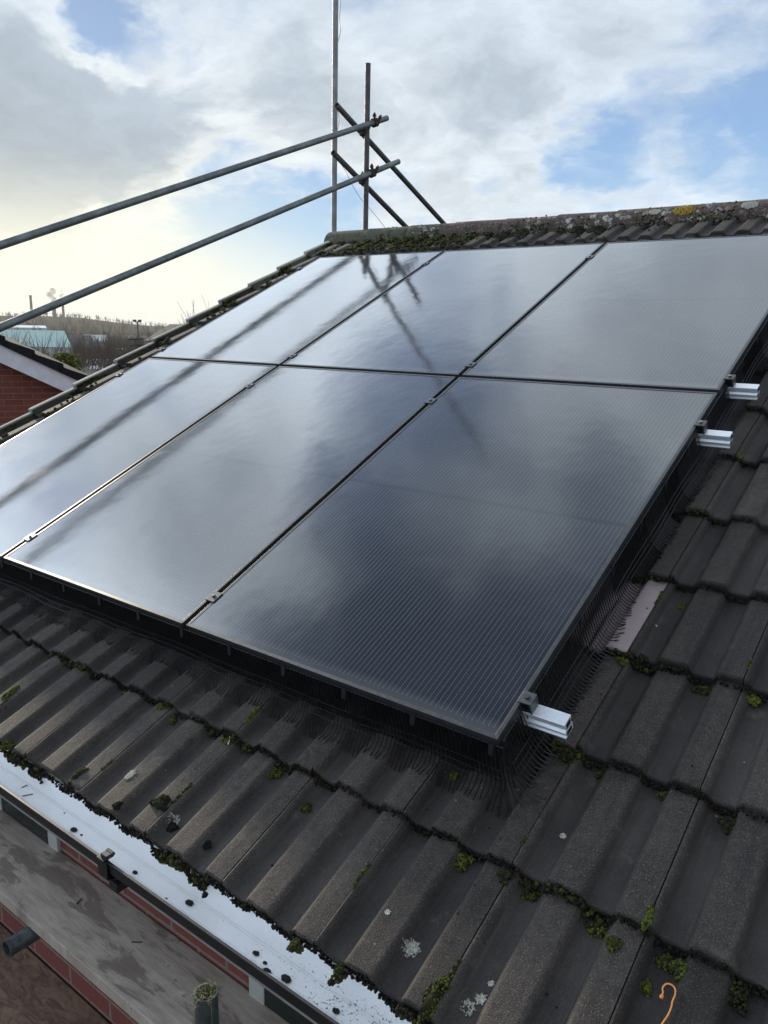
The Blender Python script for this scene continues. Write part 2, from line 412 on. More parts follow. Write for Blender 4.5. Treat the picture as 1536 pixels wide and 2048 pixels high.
def brick_material(name, c1, c2, mortar, rot=None, offset=(0, 0, 0)):
    m, t, b = new_mat(name); oc = t.node('ShaderNodeTexCoord').outputs['Object']
    x, y, z = t.sep(oc); v = t.comb(t.math('ADD', t.math('ADD', x, y), offset[0]), t.math('ADD', z, offset[2]), 0.0)
    bt = t.node('ShaderNodeTexBrick'); t.l.new(v, bt.inputs['Vector'])
    bt.inputs['Scale'].default_value = 1.0; bt.inputs['Brick Width'].default_value = .225; bt.inputs['Row Height'].default_value = .075
    bt.inputs['Mortar Size'].default_value = .0055; bt.inputs['Mortar Smooth'].default_value = .2
    bt.inputs['Color1'].default_value = c1 + (1,); bt.inputs['Color2'].default_value = c2 + (1,); bt.inputs['Mortar'].default_value = mortar + (1,)
    nz = t.noise(oc, 40, 6, .7); c = t.mix(t.math('MULTIPLY', t.smooth(nz, .3, .75), .45), bt.outputs[0], tuple(a * .5 for a in c1))
    c = t.mix(t.math('MULTIPLY', t.smooth(t.noise(oc, 2.5, 5, .7), .5, .75), .3), c, tuple(a * 1.35 for a in c2))
    setp(t, b, Base_Color=c, Roughness=.88)
    bump(t, b, t.math('SUBTRACT', t.math('MULTIPLY', nz, .3), bt.outputs['Fac']), .6, .004); return m
M_brick = brick_material('red_brick', (.200, .050, .034), (.150, .036, .026), (.20, .16, .13), offset=(.1, 0, .02))
M_brick_n = brick_material('red_brick_gable', (.225, .068, .048), (.165, .048, .038), (.24, .17, .13), offset=(0, 0, .01))

def wood_grey():
    m, t, b = new_mat('weathered_grey_board'); oc = t.node('ShaderNodeTexCoord').outputs['Object']
    x, y, z = t.sep(oc)
    st = t.comb(t.math('MULTIPLY', x, 2.2), t.math('MULTIPLY', y, 14), z)
    g = t.noise(st, 3, 8, .7); fine = t.noise(t.comb(t.math('MULTIPLY', x, 6), t.math('MULTIPLY', y, 90), z), 3, 5, .7)
    c = t.mix(t.smooth(g, .3, .7), (.27, .215, .170), (.40, .348, .290))
    stain = t.smooth(t.noise(t.vmath('ADD', t.comb(t.math('MULTIPLY', x, 2.6), t.math('MULTIPLY', y, 8.5), 0), (0.3, 0, 0)), 1.6, 6, .62, dist=.4), .50, .58)
    c = t.mix(t.math('MULTIPLY', stain, .75), c, (.125, .092, .074))
    spl = t.smooth(t.noise(oc, 26, 6, .7), .62, .70); c = t.mix(t.math('MULTIPLY', spl, .7), c, (.05, .04, .035))
    c = t.mix(t.math('MULTIPLY', t.smooth(t.noise(oc, 15, 6, .75), .60, .75), .5), c, (.50, .48, .46))
    c = t.mix(t.math('MULTIPLY', t.smooth(fine, .40, .30), .5), c, (.05, .045, .04))
    setp(t, b, Base_Color=c, Roughness=.85)
    bump(t, b, t.math('ADD', fine, g), .6, .003); return m
M_board = wood_grey()
def ply_brown():
    m, t, b = new_mat('worn_brown_ply'); oc = t.node('ShaderNodeTexCoord').outputs['Object']
    x, y, z = t.sep(oc)
    g = t.noise(t.comb(t.math('MULTIPLY', x, 3), t.math('MULTIPLY', y, 9), z), 4, 8, .72, dist=1.2)
    c = t.mix(t.smooth(g, .35, .65), (.085, .050, .035), (.23, .14, .092))
    c = t.mix(t.math('MULTIPLY', t.smooth(t.noise(oc, 7, 6, .7), .5, .66), .7), c, (.048, .040, .036))
    c = t.mix(t.math('MULTIPLY', t.smooth(g, .64, .72), .6), c, (.33, .22, .13))
    setp(t, b, Base_Color=c, Roughness=.8); bump(t, b, g, .6, .003); return m
M_ply = ply_brown()

def ridge_material():
    m, t, b = new_mat('lichened_ridge_tile'); oc = t.node('ShaderNodeTexCoord').outputs['Object']
    x, y, z = t.sep(oc)
    c = t.mix(t.smooth(t.noise(oc, 6, 6, .7), .35, .65), (.060, .045, .038), (.13, .080, .066))
    lf = t.smooth(x, -3.5, -2.7)      # the far end of the ridge is bare and grey-green
    c = t.mix(t.math('MULTIPLY', t.math('SUBTRACT', 1.0, lf), .85), c, (.095, .098, .066))
    d = t.voro(t.vmath('ADD', oc, t.vmath('SCALE', t.noise(oc, 30, 4, .6, out=1), scale=.05)), 17)
    ring = t.math('MULTIPLY', t.smooth(d, .40, .30), t.smooth(t.noise(oc, 60, 4, .7), .36, .50))
    pl = t.math('MULTIPLY', ring, t.smooth(t.noise(oc, 3.0, 3), .42, .56))
    c = t.mix(t.math('MULTIPLY', pl, t.math('ADD', .15, t.math('MULTIPLY', lf, .75))), c, (.48, .49, .42))
    ye = t.math('MULTIPLY', t.smooth(t.noise(oc, 10, 5, .6), .66, .70), lf)
    c = t.mix(t.math('MULTIPLY', ye, .85), c, (.42, .26, .03))
    c = t.mix(t.math('MULTIPLY', t.smooth(t.noise(oc, 26, 6, .75), .52, .60), .8), c, (.030, .030, .014))
    c = t.mix(t.math('MULTIPLY', t.smooth(t.noise(oc, 55, 5, .75), .56, .62), t.math('MULTIPLY', lf, .6)), c, (.36, .35, .29))
    c = t.mix(t.math('MULTIPLY', t.smooth(t.noise(oc, 17, 5, .7), .57, .63), .5), c, (.09, .095, .025))
    setp(t, b, Base_Color=c, Roughness=.9); bump(t, b, t.noise(oc, 120, 5, .7), .8, .003); return m
M_ridge = ridge_material()

# ------------------------------------------------------------------ HOUSE: the tiled roof
NOSES = [-.545, -.190, .158, .512, .858, 1.215, 1.575, 1.935, 2.295, 2.650, 3.005, 3.360, 3.725, 4.095, 4.46]
U0, PITCH_U = .113, .300
_PK = [(-.0575, 0), (-.0525, .05), (-.048, .20), (-.044, .45), (-.0395, .74), (-.0355, .92), (-.031, .99), (-.025, 1), (0, 1), (.025, 1), (.031, .99), (.0355, .92), (.0395, .74), (.044, .45), (.048, .20), (.0525, .05), (.0575, 0)]
PROF = sorted([(round(.1250 + a, 4), h) for a, h in _PK] + [(round(.275 + a, 4), h) for a, h in _PK if .275 + a < .296] + [(round(-.025 + a, 4), h) for a, h in _PK if -.025 + a > .002]) 
PROF = [(0, 1)] + PROF + [(.2985, 1)]
HREL, LIFT = .0270, .024
def prof(x):
    x = x % .3
    for i in range(len(PROF) - 1):
        if PROF[i][0] <= x <= PROF[i + 1][0]:
            t = (x - PROF[i][0]) / (PROF[i + 1][0] - PROF[i][0]); return PROF[i][1] * (1 - t) + PROF[i + 1][1] * t
    return 1.0
def course_of(v):
    k = 0
    for i in range(len(NOSES) - 1):
        if v >= NOSES[i]: k = i
    return k
def roof_n(u, v):
    k = course_of(v); t = (v - NOSES[k]) / (NOSES[k + 1] - NOSES[k])
    return -.143 - LIFT * min(max(t, 0), 1) - HREL * (1 - prof(u - U0))

TS = [-.0035, 0.0, .004, .012, .05, .14, .32, .50, .68, .86, 1.0, 1.06]
def roof_mesh(name, courses, ks, skip=None, fn=W, verge=True):
    V = []; F = []; tone = []; crest = []; alg_toplit = []
    r = random.Random(3)
    for ci in courses:
        v0, v1 = NOSES[ci], NOSES[ci + 1]
        for k in ks:
            if skip and skip(ci, k): continue
            ua = U0 + PITCH_U * k
            dv, dn, tl, rot = r.uniform(-.006, .006), r.uniform(-.0018, .0018), r.uniform(.60, 1.34), r.uniform(-.005, .005)
            xs = [(p[0], p[1]) for p in PROF]
            is_verge = verge and k == ks[0]
            if is_verge:   # verge tile: a raised square strip on the outer edge, then a wide pan
                xs = [(-.052, 1.55), (-.048, 1.62), (-.020, 1.62), (-.014, 1.55), (-.010, 1.0), (-.004, .1), (.004, 0)] + [q for q in xs if q[0] >= .0325]
            xs = [(x + .0012 if i == 0 else x, h) for i, (x, h) in enumerate(xs)]
            base = len(V); nu = len(xs); wob = [r.uniform(-.0011, .0011) for _ in range(nu)]
            rows = []
            for ti, t in enumerate(TS):
                if ti == 0: vv, dz = v0 + .0010, -.030
                elif ti == 1: vv, dz = v0 - .0005, -.0075
                else: vv, dz = v0 + (v1 - v0) * t, (-.0026 if ti == 2 else 0)
                tt_ = max(t, 0); 
                for j, (x, h) in enumerate(xs):
                    nn = -.143 - LIFT * tt_ - HREL * (1 - h) + dz + dn + r.uniform(-.0004, .0004) - (.002 if j in (0, nu - 1) else 0)
                    p = fn(ua + x, vv + dv + rot * (x / .3) + wob[j] * (1 if ti < 4 else .2) * 1.6, nn)
                    V.append(p); tone.append(tl); crest.append(min(max((h - .25) / .7, 0), 1))
                    a = 0.0
                    if v0 > 3.2: a = max(0, min(1, (-2.9 - (ua + x)) / .5))
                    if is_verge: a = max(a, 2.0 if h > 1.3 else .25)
                    elif k == ks[0] + 1: a = max(a, .2)
                    alg_toplit.append(a)
            n = len(TS)
            for i in range(n - 1):
                for j in range(nu - 1):
                    F.append((base + i * nu + j, base + i * nu + j + 1, base + (i + 1) * nu + j + 1, base + (i + 1) * nu + j))
            # side skirts
            for j in (0, nu - 1):
                sb = len(V)
                for i in range(n):
                    q = V[base + i * nu + j]; dd = .040 if (is_verge and j == 0) else .018
                    V.append(q - nW * dd if fn is W else q + Vector((0, 0, -dd))); tone.append(tl * .8); crest.append(0); alg_toplit.append(alg_toplit[base + j])
                for i in range(n - 1):
                    F.append((base + i * nu + j, base + (i + 1) * nu + j, sb + i + 1, sb + i))
    me = np_mesh(name, np.array([tuple(p) for p in V]), np.array(F), {'tone': np.array(tone), 'crest': np.array(crest), 'algae_toplit': np.array(alg_toplit)}, True)
    try: me.set_sharp_from_angle(angle=R_(38))
    except Exception: pass
    return me

house = thing('house', 'brick house under the dark concrete tiled roof that carries the solar panels', 'house', (0, -.37, -5.4))
hl = house.location
def hpart(mb, name, mat, parent=house, **kw):
    """mesh given in world coordinates, hung under the house empty"""
    off = Vector(hl)
    vs = [(p[0] - off.x, p[1] - off.y, p[2] - off.z) for p in mb.v]; mb.v = vs
    o = mb.build(name, mat, parent, **kw); return o
def hmesh(me, name, mat, parent=house):
    o = mkobj(name, me, mat, parent); 
    o.location = (-hl.x, -hl.y, -hl.z); return o

KS = list(range(-14, 9))          # tiles from the verge at the left to beyond the right of the frame
METAL = (3, -1)
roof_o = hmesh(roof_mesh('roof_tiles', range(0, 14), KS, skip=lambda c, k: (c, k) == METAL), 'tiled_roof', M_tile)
roof_o['label'] = 'dark brown grey concrete interlocking tiles in staggered courses'
# far slope, seen from other positions only
def back(u, v, n):
    p = W(u, v, n); return Vector((p.x, 8.4 - p.y, p.z))
bk = MB(); 
for s_ in range(0, 14):
    a, b_ = NOSES[s_], NOSES[s_ + 1]
    bk.add([back(-4.17, a, -.150), back(2.8, a, -.150), back(2.8, b_ + .02, -.176), back(-4.17, b_ + .02, -.176)], [(3, 2, 1, 0)])
    bk.add([back(-4.17, a, -.150), back(2.8, a, -.150), back(2.8, a, -.185), back(-4.17, a, -.185)], [(0, 1, 2, 3)])
hpart(bk, 'back_roof', M_black_tile)
# felt and battens below the tiles so nothing shows through the joints
und = MB(); und.add([W(-4.12, -.52, -.205), W(2.8, -.52, -.205), W(2.8, 4.5, -.205), W(-4.12, 4.5, -.205)], [(0, 1, 2, 3)])
hpart(und, 'roof_felt', M_black)
# smooth metal tile under the cable entry
mt = roof_mesh('metal_tile', [METAL[0]], [METAL[1]], verge=False)
mo = hmesh(mt, 'flashing_tile', M_pink, roof_o); mo.location = (0, 0, 0); mo['label'] = 'smooth pinkish brown metal tile beside the panel edge'

# ridge: half-round tiles, each 450 mm, bedded on mortar
rd = MB(); YR, ZR, RR = 4.205, 1.693, .117
u = -4.175; r = random.Random(5)
while u < 2.8:
    L = .452; dz, dy, ry = r.uniform(-.004, .004), r.uniform(-.004, .004), r.uniform(-.004, .004)
    seg = 18; vs = []; fs = []
    stations = [(0, .93), (0.0, 1.0), (.02, 1.02), (.06, 1.01), (.22, 1.0), (L - .004, .985)]
    for si, (s_, sc_) in enumerate(stations):
        for k in range(seg + 1):
            a = R_(-12) + (PI + R_(24)) * k / seg
            rr = RR * sc_ + r.uniform(-.0012, .0012)
            vs.append((u + s_, YR + dy + rr * math.cos(a), ZR + dz + ry * s_ / L + rr * math.sin(a)))
    n1 = seg + 1
    for si in range(len(stations) - 1):
        for k in range(seg): fs.append((si * n1 + k, si * n1 + k + 1, (si + 1) * n1 + k + 1, (si + 1) * n1 + k))
    rd.add(vs, fs); u += L
# mortar filled end
vs = [(-4.170, YR, ZR - .03)] + [(-4.170, YR + RR * .95 * math.cos(R_(-12) + (PI + R_(24)) * k / 18), ZR + RR * .95 * math.sin(R_(-12) + (PI + R_(24)) * k / 18)) for k in range(19)]
rd.add(vs, [(0, k, k + 1) for k in range(1, 19)])
ro = hpart(rd, 'ridge', M_ridge, auto=50); ro['label'] = 'half round ridge tiles crusted with white and yellow lichen'
# the ridge material reads world-like coordinates: keep the mesh's own frame equal to the house frame
mor = MB(); mor.box(-4.165, 2.8, YR - .106, YR + .106, ZR - .06, ZR + .030)
hpart(mor, 'ridge_mortar', simple('mossy_mortar', (.045, .042, .028), .95, 0, .5, 30, .8))

# walls, gables, fascia
wl = MB(); XL, XR, YW, YB, ZG = -4.10, 2.75, -.37, 8.77, -5.4
wl.add([(XL, YW, ZG), (XR, YW, ZG), (XR, YW, -.40), (XL, YW, -.40)], [(0, 1, 2, 3)])
wl.add([(XL, YB, ZG), (XR, YB, ZG), (XR, YB, -.40), (XL, YB, -.40)], [(3, 2, 1, 0)])
for X in (XL, XR): wl.add([(X, YW, ZG), (X, YB, ZG), (X, YB, -.40), (X, 4.2, 1.60), (X, YW, -.40)], [(0, 1, 2, 3, 4) if X == XR else (4, 3, 2, 1, 0)])
hpart(wl, 'wall', M_brick)
fa = MB(); fa.box(-4.15, 2.8, -.405, -.372, -.606, -.395); fa.box(-4.15, 2.8, -.4075, -.4052, -.614, -.592)
hpart(fa, 'fascia', M_fascia)
bgd = MB()
for s_, e_ in ((W(-4.118, -.50, -.24), W(-4.118, 4.6, -.24)),):
    bgd.add([W(-4.128, -.52, -.20), W(-4.128, 4.52, -.20), W(-4.128, 4.52, -.33), W(-4.128, -.52, -.33), W(-4.105, -.52, -.20), W(-4.105, 4.52, -.20), W(-4.105, 4.52, -.33), W(-4.105, -.52, -.33)],
            [(0, 1, 2, 3), (7, 6, 5, 4), (0, 4, 5, 1), (3, 2, 6, 7)])
hpart(bgd, 'bargeboard', M_board_white)

# gutter: black outside, white inside
GX0, GX1, GYF, GYB, GZ, GF = -4.2, 2.8, -.520, -.409, -.420, -.484
gm = MB()
gm.prism([(GYF, GZ), (GYF, GZ - .028), (GYF + .006, GZ - .034), (GYF + .060, GF - .005), (GYB, GF - .005), (GYB, GF - .0024), (GYF + .060, GF - .0024), (GYF + .0085, GZ - .033), (GYF + .0028, GZ - .027), (GYF + .0028, GZ)], GX0, GX1, lambda t_, p, q: (t_, p, q))
gm.box(GX0, GX1, GYF - .004, GYF + .0035, GZ, GZ + .006)      # rolled lip
gut = hpart(gm, 'gutter', M_black, bevel=.001); gut['label'] = 'square black gutter with a white inside'
def liner_material():
    m, t, b = new_mat('white_gutter_inside'); oc = t.node('ShaderNodeTexCoord').outputs['Object']
    x, y, z = t.sep(oc)
    spk = t.noise(oc, 150, 6, .72); cl_ = t.noise(oc, 9, 5, .6)
    dirty = t.smooth(x, -.95, -.05)          # silt has settled towards the near end
    thr = t.math('SUBTRACT', .79, t.math('MULTIPLY', t.math('ADD', dirty, t.math('MULTIPLY', t.math('SUBTRACT', cl_, .5), .9)), .20))
    fl = t.smooth(z, 4.960, 4.940)         # only on the floor of the gutter
    dk = t.math('MULTIPLY', t.smooth(t.math('SUBTRACT', spk, thr), 0.0, .02), fl)
    c = t.mix(t.math('MULTIPLY', t.smooth(t.noise(oc, 14, 5), .45, .7), .10), (.90, .91, .92), (.66, .67, .66))
    c = t.mix(t.math('MULTIPLY', dk, .93), c, (.035, .030, .024))
    setp(t, b, Base_Color=c, Roughness=.22); return m
li = MB()
li.prism([(GYF + .0032, GZ - .002), (GYF + .0040, GZ - .002), (GYF + .0100, GZ - .031), (GYF + .060, GF), (GYB - .003, GF), (GYB - .003, GF - .002), (GYF + .060, GF - .002), (GYF + .0090, GZ - .0325), (GYF + .0032, GZ - .027)][::-1], GX0, GX1, lambda t_, p, q: (t_, p, q))
li.box(GX0, GX1, GYB - .003, GYB, GF - .002, GZ + .012)
li.box(GX0, GX1, GYB - .0078, GYB - .0035, GF + .0005, GF + .0035)
lo = hpart(li, 'gutter_lining', liner_material(), gut)
for bx in (-2.35, -.84, .10, 1.2):
    g = MB(); g.box(bx - .021, bx + .021, GYF - .0075, GYF - .0045, GZ - .045, GZ + .008)
    g.prism([(GYF - .0075, GZ - .045), (GYF - .0005, GZ - .045), (GYF + .06, GF - .0055), (GYB, GF - .0055), (GYB, GF - .0125), (GYF + .05, GF - .0125)][::-1], bx - .021, bx + .021, lambda t_, p, q: (t_, p, q))
    g.box(bx - .016, bx + .016, GYF - .012, GYF + .004, GZ + .0065, GZ + .012)
    g.box(bx - .006, bx + .020, GYF - .006, GYF + .016, GZ + .012, GZ + .024)
    g.tube([(bx - .006, GYF + .014, GZ + .021), (bx + .022, GYF + .014, GZ + .021)], .006, 8)
    g.box(bx - .018, bx + .018, GYF + .020, GYB, GF - .040, GF - .013)
    hpart(g, 'gutter_bracket', M_black, gut, bevel=.0015)
# windows under the eave
M_pane = simple('dark_window_glass', (.012, .018, .017), .06, .0, .2, 3)
def window(x0, x1):
    wm = MB(); z1, z0 = -.6145, -1.05; fy = YW - .012
    for a, b_ in ((x0, x0 + .055), (x1 - .055, x1)): wm.box(a, b_, fy, YW + .02, z0, z1)
    wm.box(x0 + .055, x1 - .055, fy + .004, YW + .02, z1 - .016, z1); wm.box(x0 + .055, x1 - .055, fy + .004, YW + .02, z0, z0 + .055)
    o = hpart(wm, 'window', M_upvc, bevel=.003)
    pn = MB(); pn.box(x0 + .05, x1 - .05, YW - .010, YW - .004, z0 + .05, z1 - .015); hpart(pn, 'pane', M_pane, o)
window(-2.30, -1.83); window(-1.735, -1.330); window(-.455, .25); window(.26, .9)

# ------------------------------------------------------------------ SOLAR PANELS
PWD, PHT, GAP = 1.134, 1.762, .020
def make_panel():
    root = bpy.data.objects.new('solar_panel', None); COL.objects.link(root); root.empty_display_size = .1
    fr = MB(); wv, dz = .0115, .030
    def F_(x, y, z): return (x, y, z)
    # frame: four mitred bars with a raised rim above the glass
    o_ = [(0, 0), (PWD, 0), (PWD, PHT), (0, PHT)]; i_ = [(wv, wv), (PWD - wv, wv), (PWD - wv, PHT - wv), (wv, PHT - wv)]
    for k in range(4):
        a, b_, c_, d_ = o_[k], o_[(k + 1) % 4], i_[(k + 1) % 4], i_[k]
        g = .00035
        mx, my = (b_[0] - a[0]), (b_[1] - a[1]); L = math.hypot(mx, my); mx, my = mx / L * g, my / L * g
        q = [(a[0] + mx, a[1] + my), (b_[0] - mx, b_[1] - my), (c_[0] - mx, c_[1] - my), (d_[0] + mx, d_[1] + my)]
        vs = [(p[0], p[1], 0) for p in q] + [(p[0], p[1], -dz) for p in q]
        fr.add(vs, [(0, 1, 2, 3), (7, 6, 5, 4), (0, 4, 5, 1), (1, 5, 6, 2), (2, 6, 7, 3), (3, 7, 4, 0)])
        # groove lines on the outer side
    fr.build('frame', M_frame, root, bevel=.0008)
    gl = MB(); gl.box(wv * .7, PWD - wv * .7, wv * .7, PHT - wv * .7, -.0055, -.0014)
    gl.build('glass', M_glass, root)
    bs = MB(); bs.box(wv, PWD - wv, wv, PHT - wv, -.0075, -.0058); bs.build('backsheet', M_black, root)
    return root
def copy_thing(o):
    c = o.copy(); COL.objects.link(c)
    for ch in list(o.children):
        d = ch.copy(); COL.objects.link(d); d.parent = c
        for g in list(ch.children):
            e = g.copy(); COL.objects.link(e); e.parent = d
    return c
P0 = make_panel(); first = True
PL = {(0, 0): 'black solar panel at the lower right corner of the array', (0, 1): 'black solar panel in the middle of the lower row',
      (0, 2): 'black solar panel at the left end of the lower row, beside the verge', (1, 0): 'black solar panel at the right end of the upper row under the ridge',
      (1, 1): 'black solar panel in the middle of the upper row', (1, 2): 'black solar panel at the far left of the upper row under the mossy ridge'}
for rw in range(2):
    for cI in range(3):
        o = P0 if first else copy_thing(P0); first = False
        o.matrix_world = roof_mat(-PWD - cI * (PWD + GAP), rw * (PHT + GAP), 0)
        tag(o, PL[(rw, cI)], 'solar panel', 'solar panels mounted on the roof')

# rails
RV = [.140, 1.523, 1.885, 3.300]
RP = [(-.019, -.031), (.019, -.031), (.019, -.039), (.014, -.044), (.014, -.052), (.021, -.058), (.021, -.078), (-.021, -.078), (-.021, -.0745), (-.016, -.072), (-.016, -.064), (-.021, -.061), (-.021, -.058), (-.014, -.052), (-.014, -.044), (-.019, -.039)]
RLn = ['bright aluminium mounting rail end poking out beside the lower right panel corner', 'bright aluminium rail end at the top of the lower right panel',
       'bright aluminium rail end at the foot of the upper right panel', 'aluminium mounting rail under the upper edge of the top panel row']
for i, v in enumerate(RV):
    re_ = .113 if i < 3 else .03
    mb = MB(); mb.prism(RP, -3.50, re_, lambda t_, p, q: (t_, p, q))
    o = mb.build('mounting_rail', M_alu, None, bevel=.0008); o.matrix_world = roof_mat(0, v, 0)
    if i < 3:
        e = MB(); e.box(re_ - .001, re_ + .0006, -.011, .011, -.0505, -.0345); e.box(re_ - .001, re_ + .0006, -.013, .013, -.0735, -.0605); e.build('end_opening', M_black, o)
    tag(o, RLn[i], 'rail', 'mounting rails below the panels')
# roof hooks that carry the rails
# clamps
def bolt(mb, x, y, z, r_=.0065, h=.006):
    mb.tube([(x, y, z), (x, y, z + h)], r_, 12)
def mid_clamp(u, v, label):
    t_ = thing('mid_clamp', label, 'clamp', group='mid clamps between the panels', mat=roof_mat(u, v, 0))
    m = MB(); m.box(-.021, .021, -.0225, .0225, .0006, .0036); m.box(-.0085, .0085, -.020, .020, -.030, .0005); m.build('bracket', M_clamp, t_, bevel=.0006)
    b_ = MB(); bolt(b_, 0, 0, .0037); b_.build('bolt', M_steel, t_, smooth=False)
U1, U2 = -PWD - GAP / 2, -2 * PWD - 1.5 * GAP
rows_txt = ['nearest the eave', 'just below the cross gap', 'just above the cross gap', 'nearest the ridge']
for ui, un_ in ((U1, 'first gap from the right'), (U2, 'second gap from the right')):
    for v, rt in zip(RV, rows_txt):
        mid_clamp(ui, v, 'small grey clamp in the %s, %s' % (un_, rt))
def end_clamp(u, v, sgn, label):
    t_ = thing('end_clamp', label, 'clamp', group='end clamps on the outer panel edges', mat=roof_mat(u, v, 0))
    m = MB(); s_ = sgn
    X = lambda a: a * s_
    def bx(a, b_, y0, y1, z0, z1): m.box(min(X(a), X(b_)), max(X(a), X(b_)), y0, y1, z0, z1)
    bx(-.008, .028, -.019, .019, .0006, .0046); bx(.023, .028, -.019, .019, -.031, .0005)
    m.build('bracket', M_clamp, t_, bevel=.0008)
    k = MB(); k.box(min(X(.002), X(.022)), max(X(.002), X(.022)), -.016, .016, -.0308, -.001); k.build('spacer', M_black, t_)
    b_ = MB(); bolt(b_, X(.010), 0, .0047, .0072, .006); b_.build('bolt', M_steel, t_)
end_clamp(0, RV[0], 1, 'grey end clamp with a bolt on the lower right panel corner')
end_clamp(0, RV[1], 1, 'grey end clamp near the top right corner of the lower right panel')
end_clamp(0, RV[2], 1, 'grey end clamp near the foot of the upper right panel')
ULE = -3 * PWD - 2 * GAP
end_clamp(ULE, RV[1], -1, 'small end clamp on the left array edge below the cross gap')
end_clamp(ULE, RV[2], -1, 'small end clamp on the left array edge above the cross gap')
end_clamp(ULE, RV[3], -1, 'small end clamp on the left array edge near the ridge')

# ------------------------------------------------------------------ bird mesh skirts
def curve_pts(ps, n):
    out = []
    for i in range(n + 1):
        t_ = i / n * (len(ps) - 1); k = min(int(t_), len(ps) - 2); f_ = t_ - k
        p0, p1, p2, p3 = ps[max(k - 1, 0)], ps[k], ps[k + 1], ps[min(k + 2, len(ps) - 1)]
        out.append(tuple(.5 * ((2 * b) + (-a + c) * f_ + (2 * a - 5 * b + 4 * c - d) * f_ ** 2 + (-a + 3 * b - 3 * c + d) * f_ ** 3) for a, b, c, d in zip(p0, p1, p2, p3)))
    return out
def skirt(front):
    mb = MB(); r = random.Random(9 if front else 10); s = 0.0127
    n = int((3.47 if front else 3.53) / s)
    k0 = []; k1 = []; k2 = []
    for i in range(n + 1):
        a = i * s
        wob = .006 * math.sin(a * 5.1) + .004 * math.sin(a * 13 + 1)
        def pos(out_, nn, along=0):
            if front: return W(-3.45 + a + along, -.004 - out_, nn)
            return W(.004 + out_, a + .01 + along, nn)
        ga = (lambda o_: roof_n(-3.45 + a, -.004 - o_)) if front else (lambda o_: roof_n(.004 + o_, a))
        sp = r.uniform(-.006, .006); o_end = (.084 if front else .062) + wob * 1.5 + r.uniform(-.007, .007)
        b0 = ga(.045) + .006; b1 = ga(o_end) + .002 + r.uniform(0, .006)
        lean = .004 * math.sin(a * 3.3)
        pts = [pos(.001, -.014), pos(.006, -.050), pos(.014 + wob * .5, -.095), pos((.034 if front else .026) + wob, max(-.128, b0)), pos((.056 if front else .043) + wob, max(-.150, ga(.07 if front else .045) + .004), lean), pos(o_end, b1, lean + sp)]
        mb.tube(curve_pts(pts, 8), .0017, 3, cap=False)
        q_ = [pos(-.010, -.031, .0063), pos(-.006, -.08, .0063), pos(.004, max(-.158, ga(.004) + .002), .0063)]; mb.tube(q_, .0027, 3, cap=False)  # second inner wire row, added to cut the light under the panels
        k0.append(pos(.0022, -.017)); k1.append(pts[2] + nW * .000); k2.append(pts[3] + nW * .0); 
    for kk in (k0, k1, k2): mb.tube(kk, .0014, 3, cap=False)
    k3 = [p * .5 + q * .5 for p, q in zip(k1, k2)]; k4 = [p * .55 + q * .45 for p, q in zip(k0, k1)]
    mb.tube(k3, .0009, 3, cap=False)
    # clips along the frame edge
    for i in range(0, n, 18):
        p = k0[i]
        if front: mb.box(p.x, p.x + .014, p.y - .004, p.y + .002, p.z - .028, p.z + .003)
        else: mb.box(p.x - .002, p.x + .004, p.y, p.y + .014, p.z - .028, p.z + .003)
    return mb
def fan():
    mb = skirt(False)   # loose wires splayed round the corner
    r = random.Random(4)
    for k in range(13):
        a = R_(-80 + 78 * k / 12 + r.uniform(-3, 3)); L = r.uniform(.085, .125)
        p0 = W(.004, -.004, -.10)
        pts = [W(.003 + .3 * L * math.cos(a) * f_, -.003 + .3 * L * math.sin(a) * f_, -.05 - .06 * f_) for f_ in (0, 1)]
        for f_ in (.7, 1.0):
            uu, vv = .003 + L * f_ * math.cos(a), -.003 + L * f_ * math.sin(a)
            pts.append(W(uu, vv, roof_n(uu, vv) + r.uniform(.003, .016)))
        mb.tube(curve_pts([tuple(p) for p in pts], 6), .0010, 3, cap=False)
    return mb
o = skirt(True).build('bird_mesh', M_wire, None, loc=tuple(W(-1.7, 0, -.14))); tag(o, 'black wire bird mesh skirt along the lower edge of the panels', 'bird mesh', 'bird mesh skirts')
o = fan().build('bird_mesh', M_wire, None, loc=tuple(W(0, 1.7, -.14))); tag(o, 'black wire bird mesh skirt down the right side of the panels', 'bird mesh', 'bird mesh skirts')

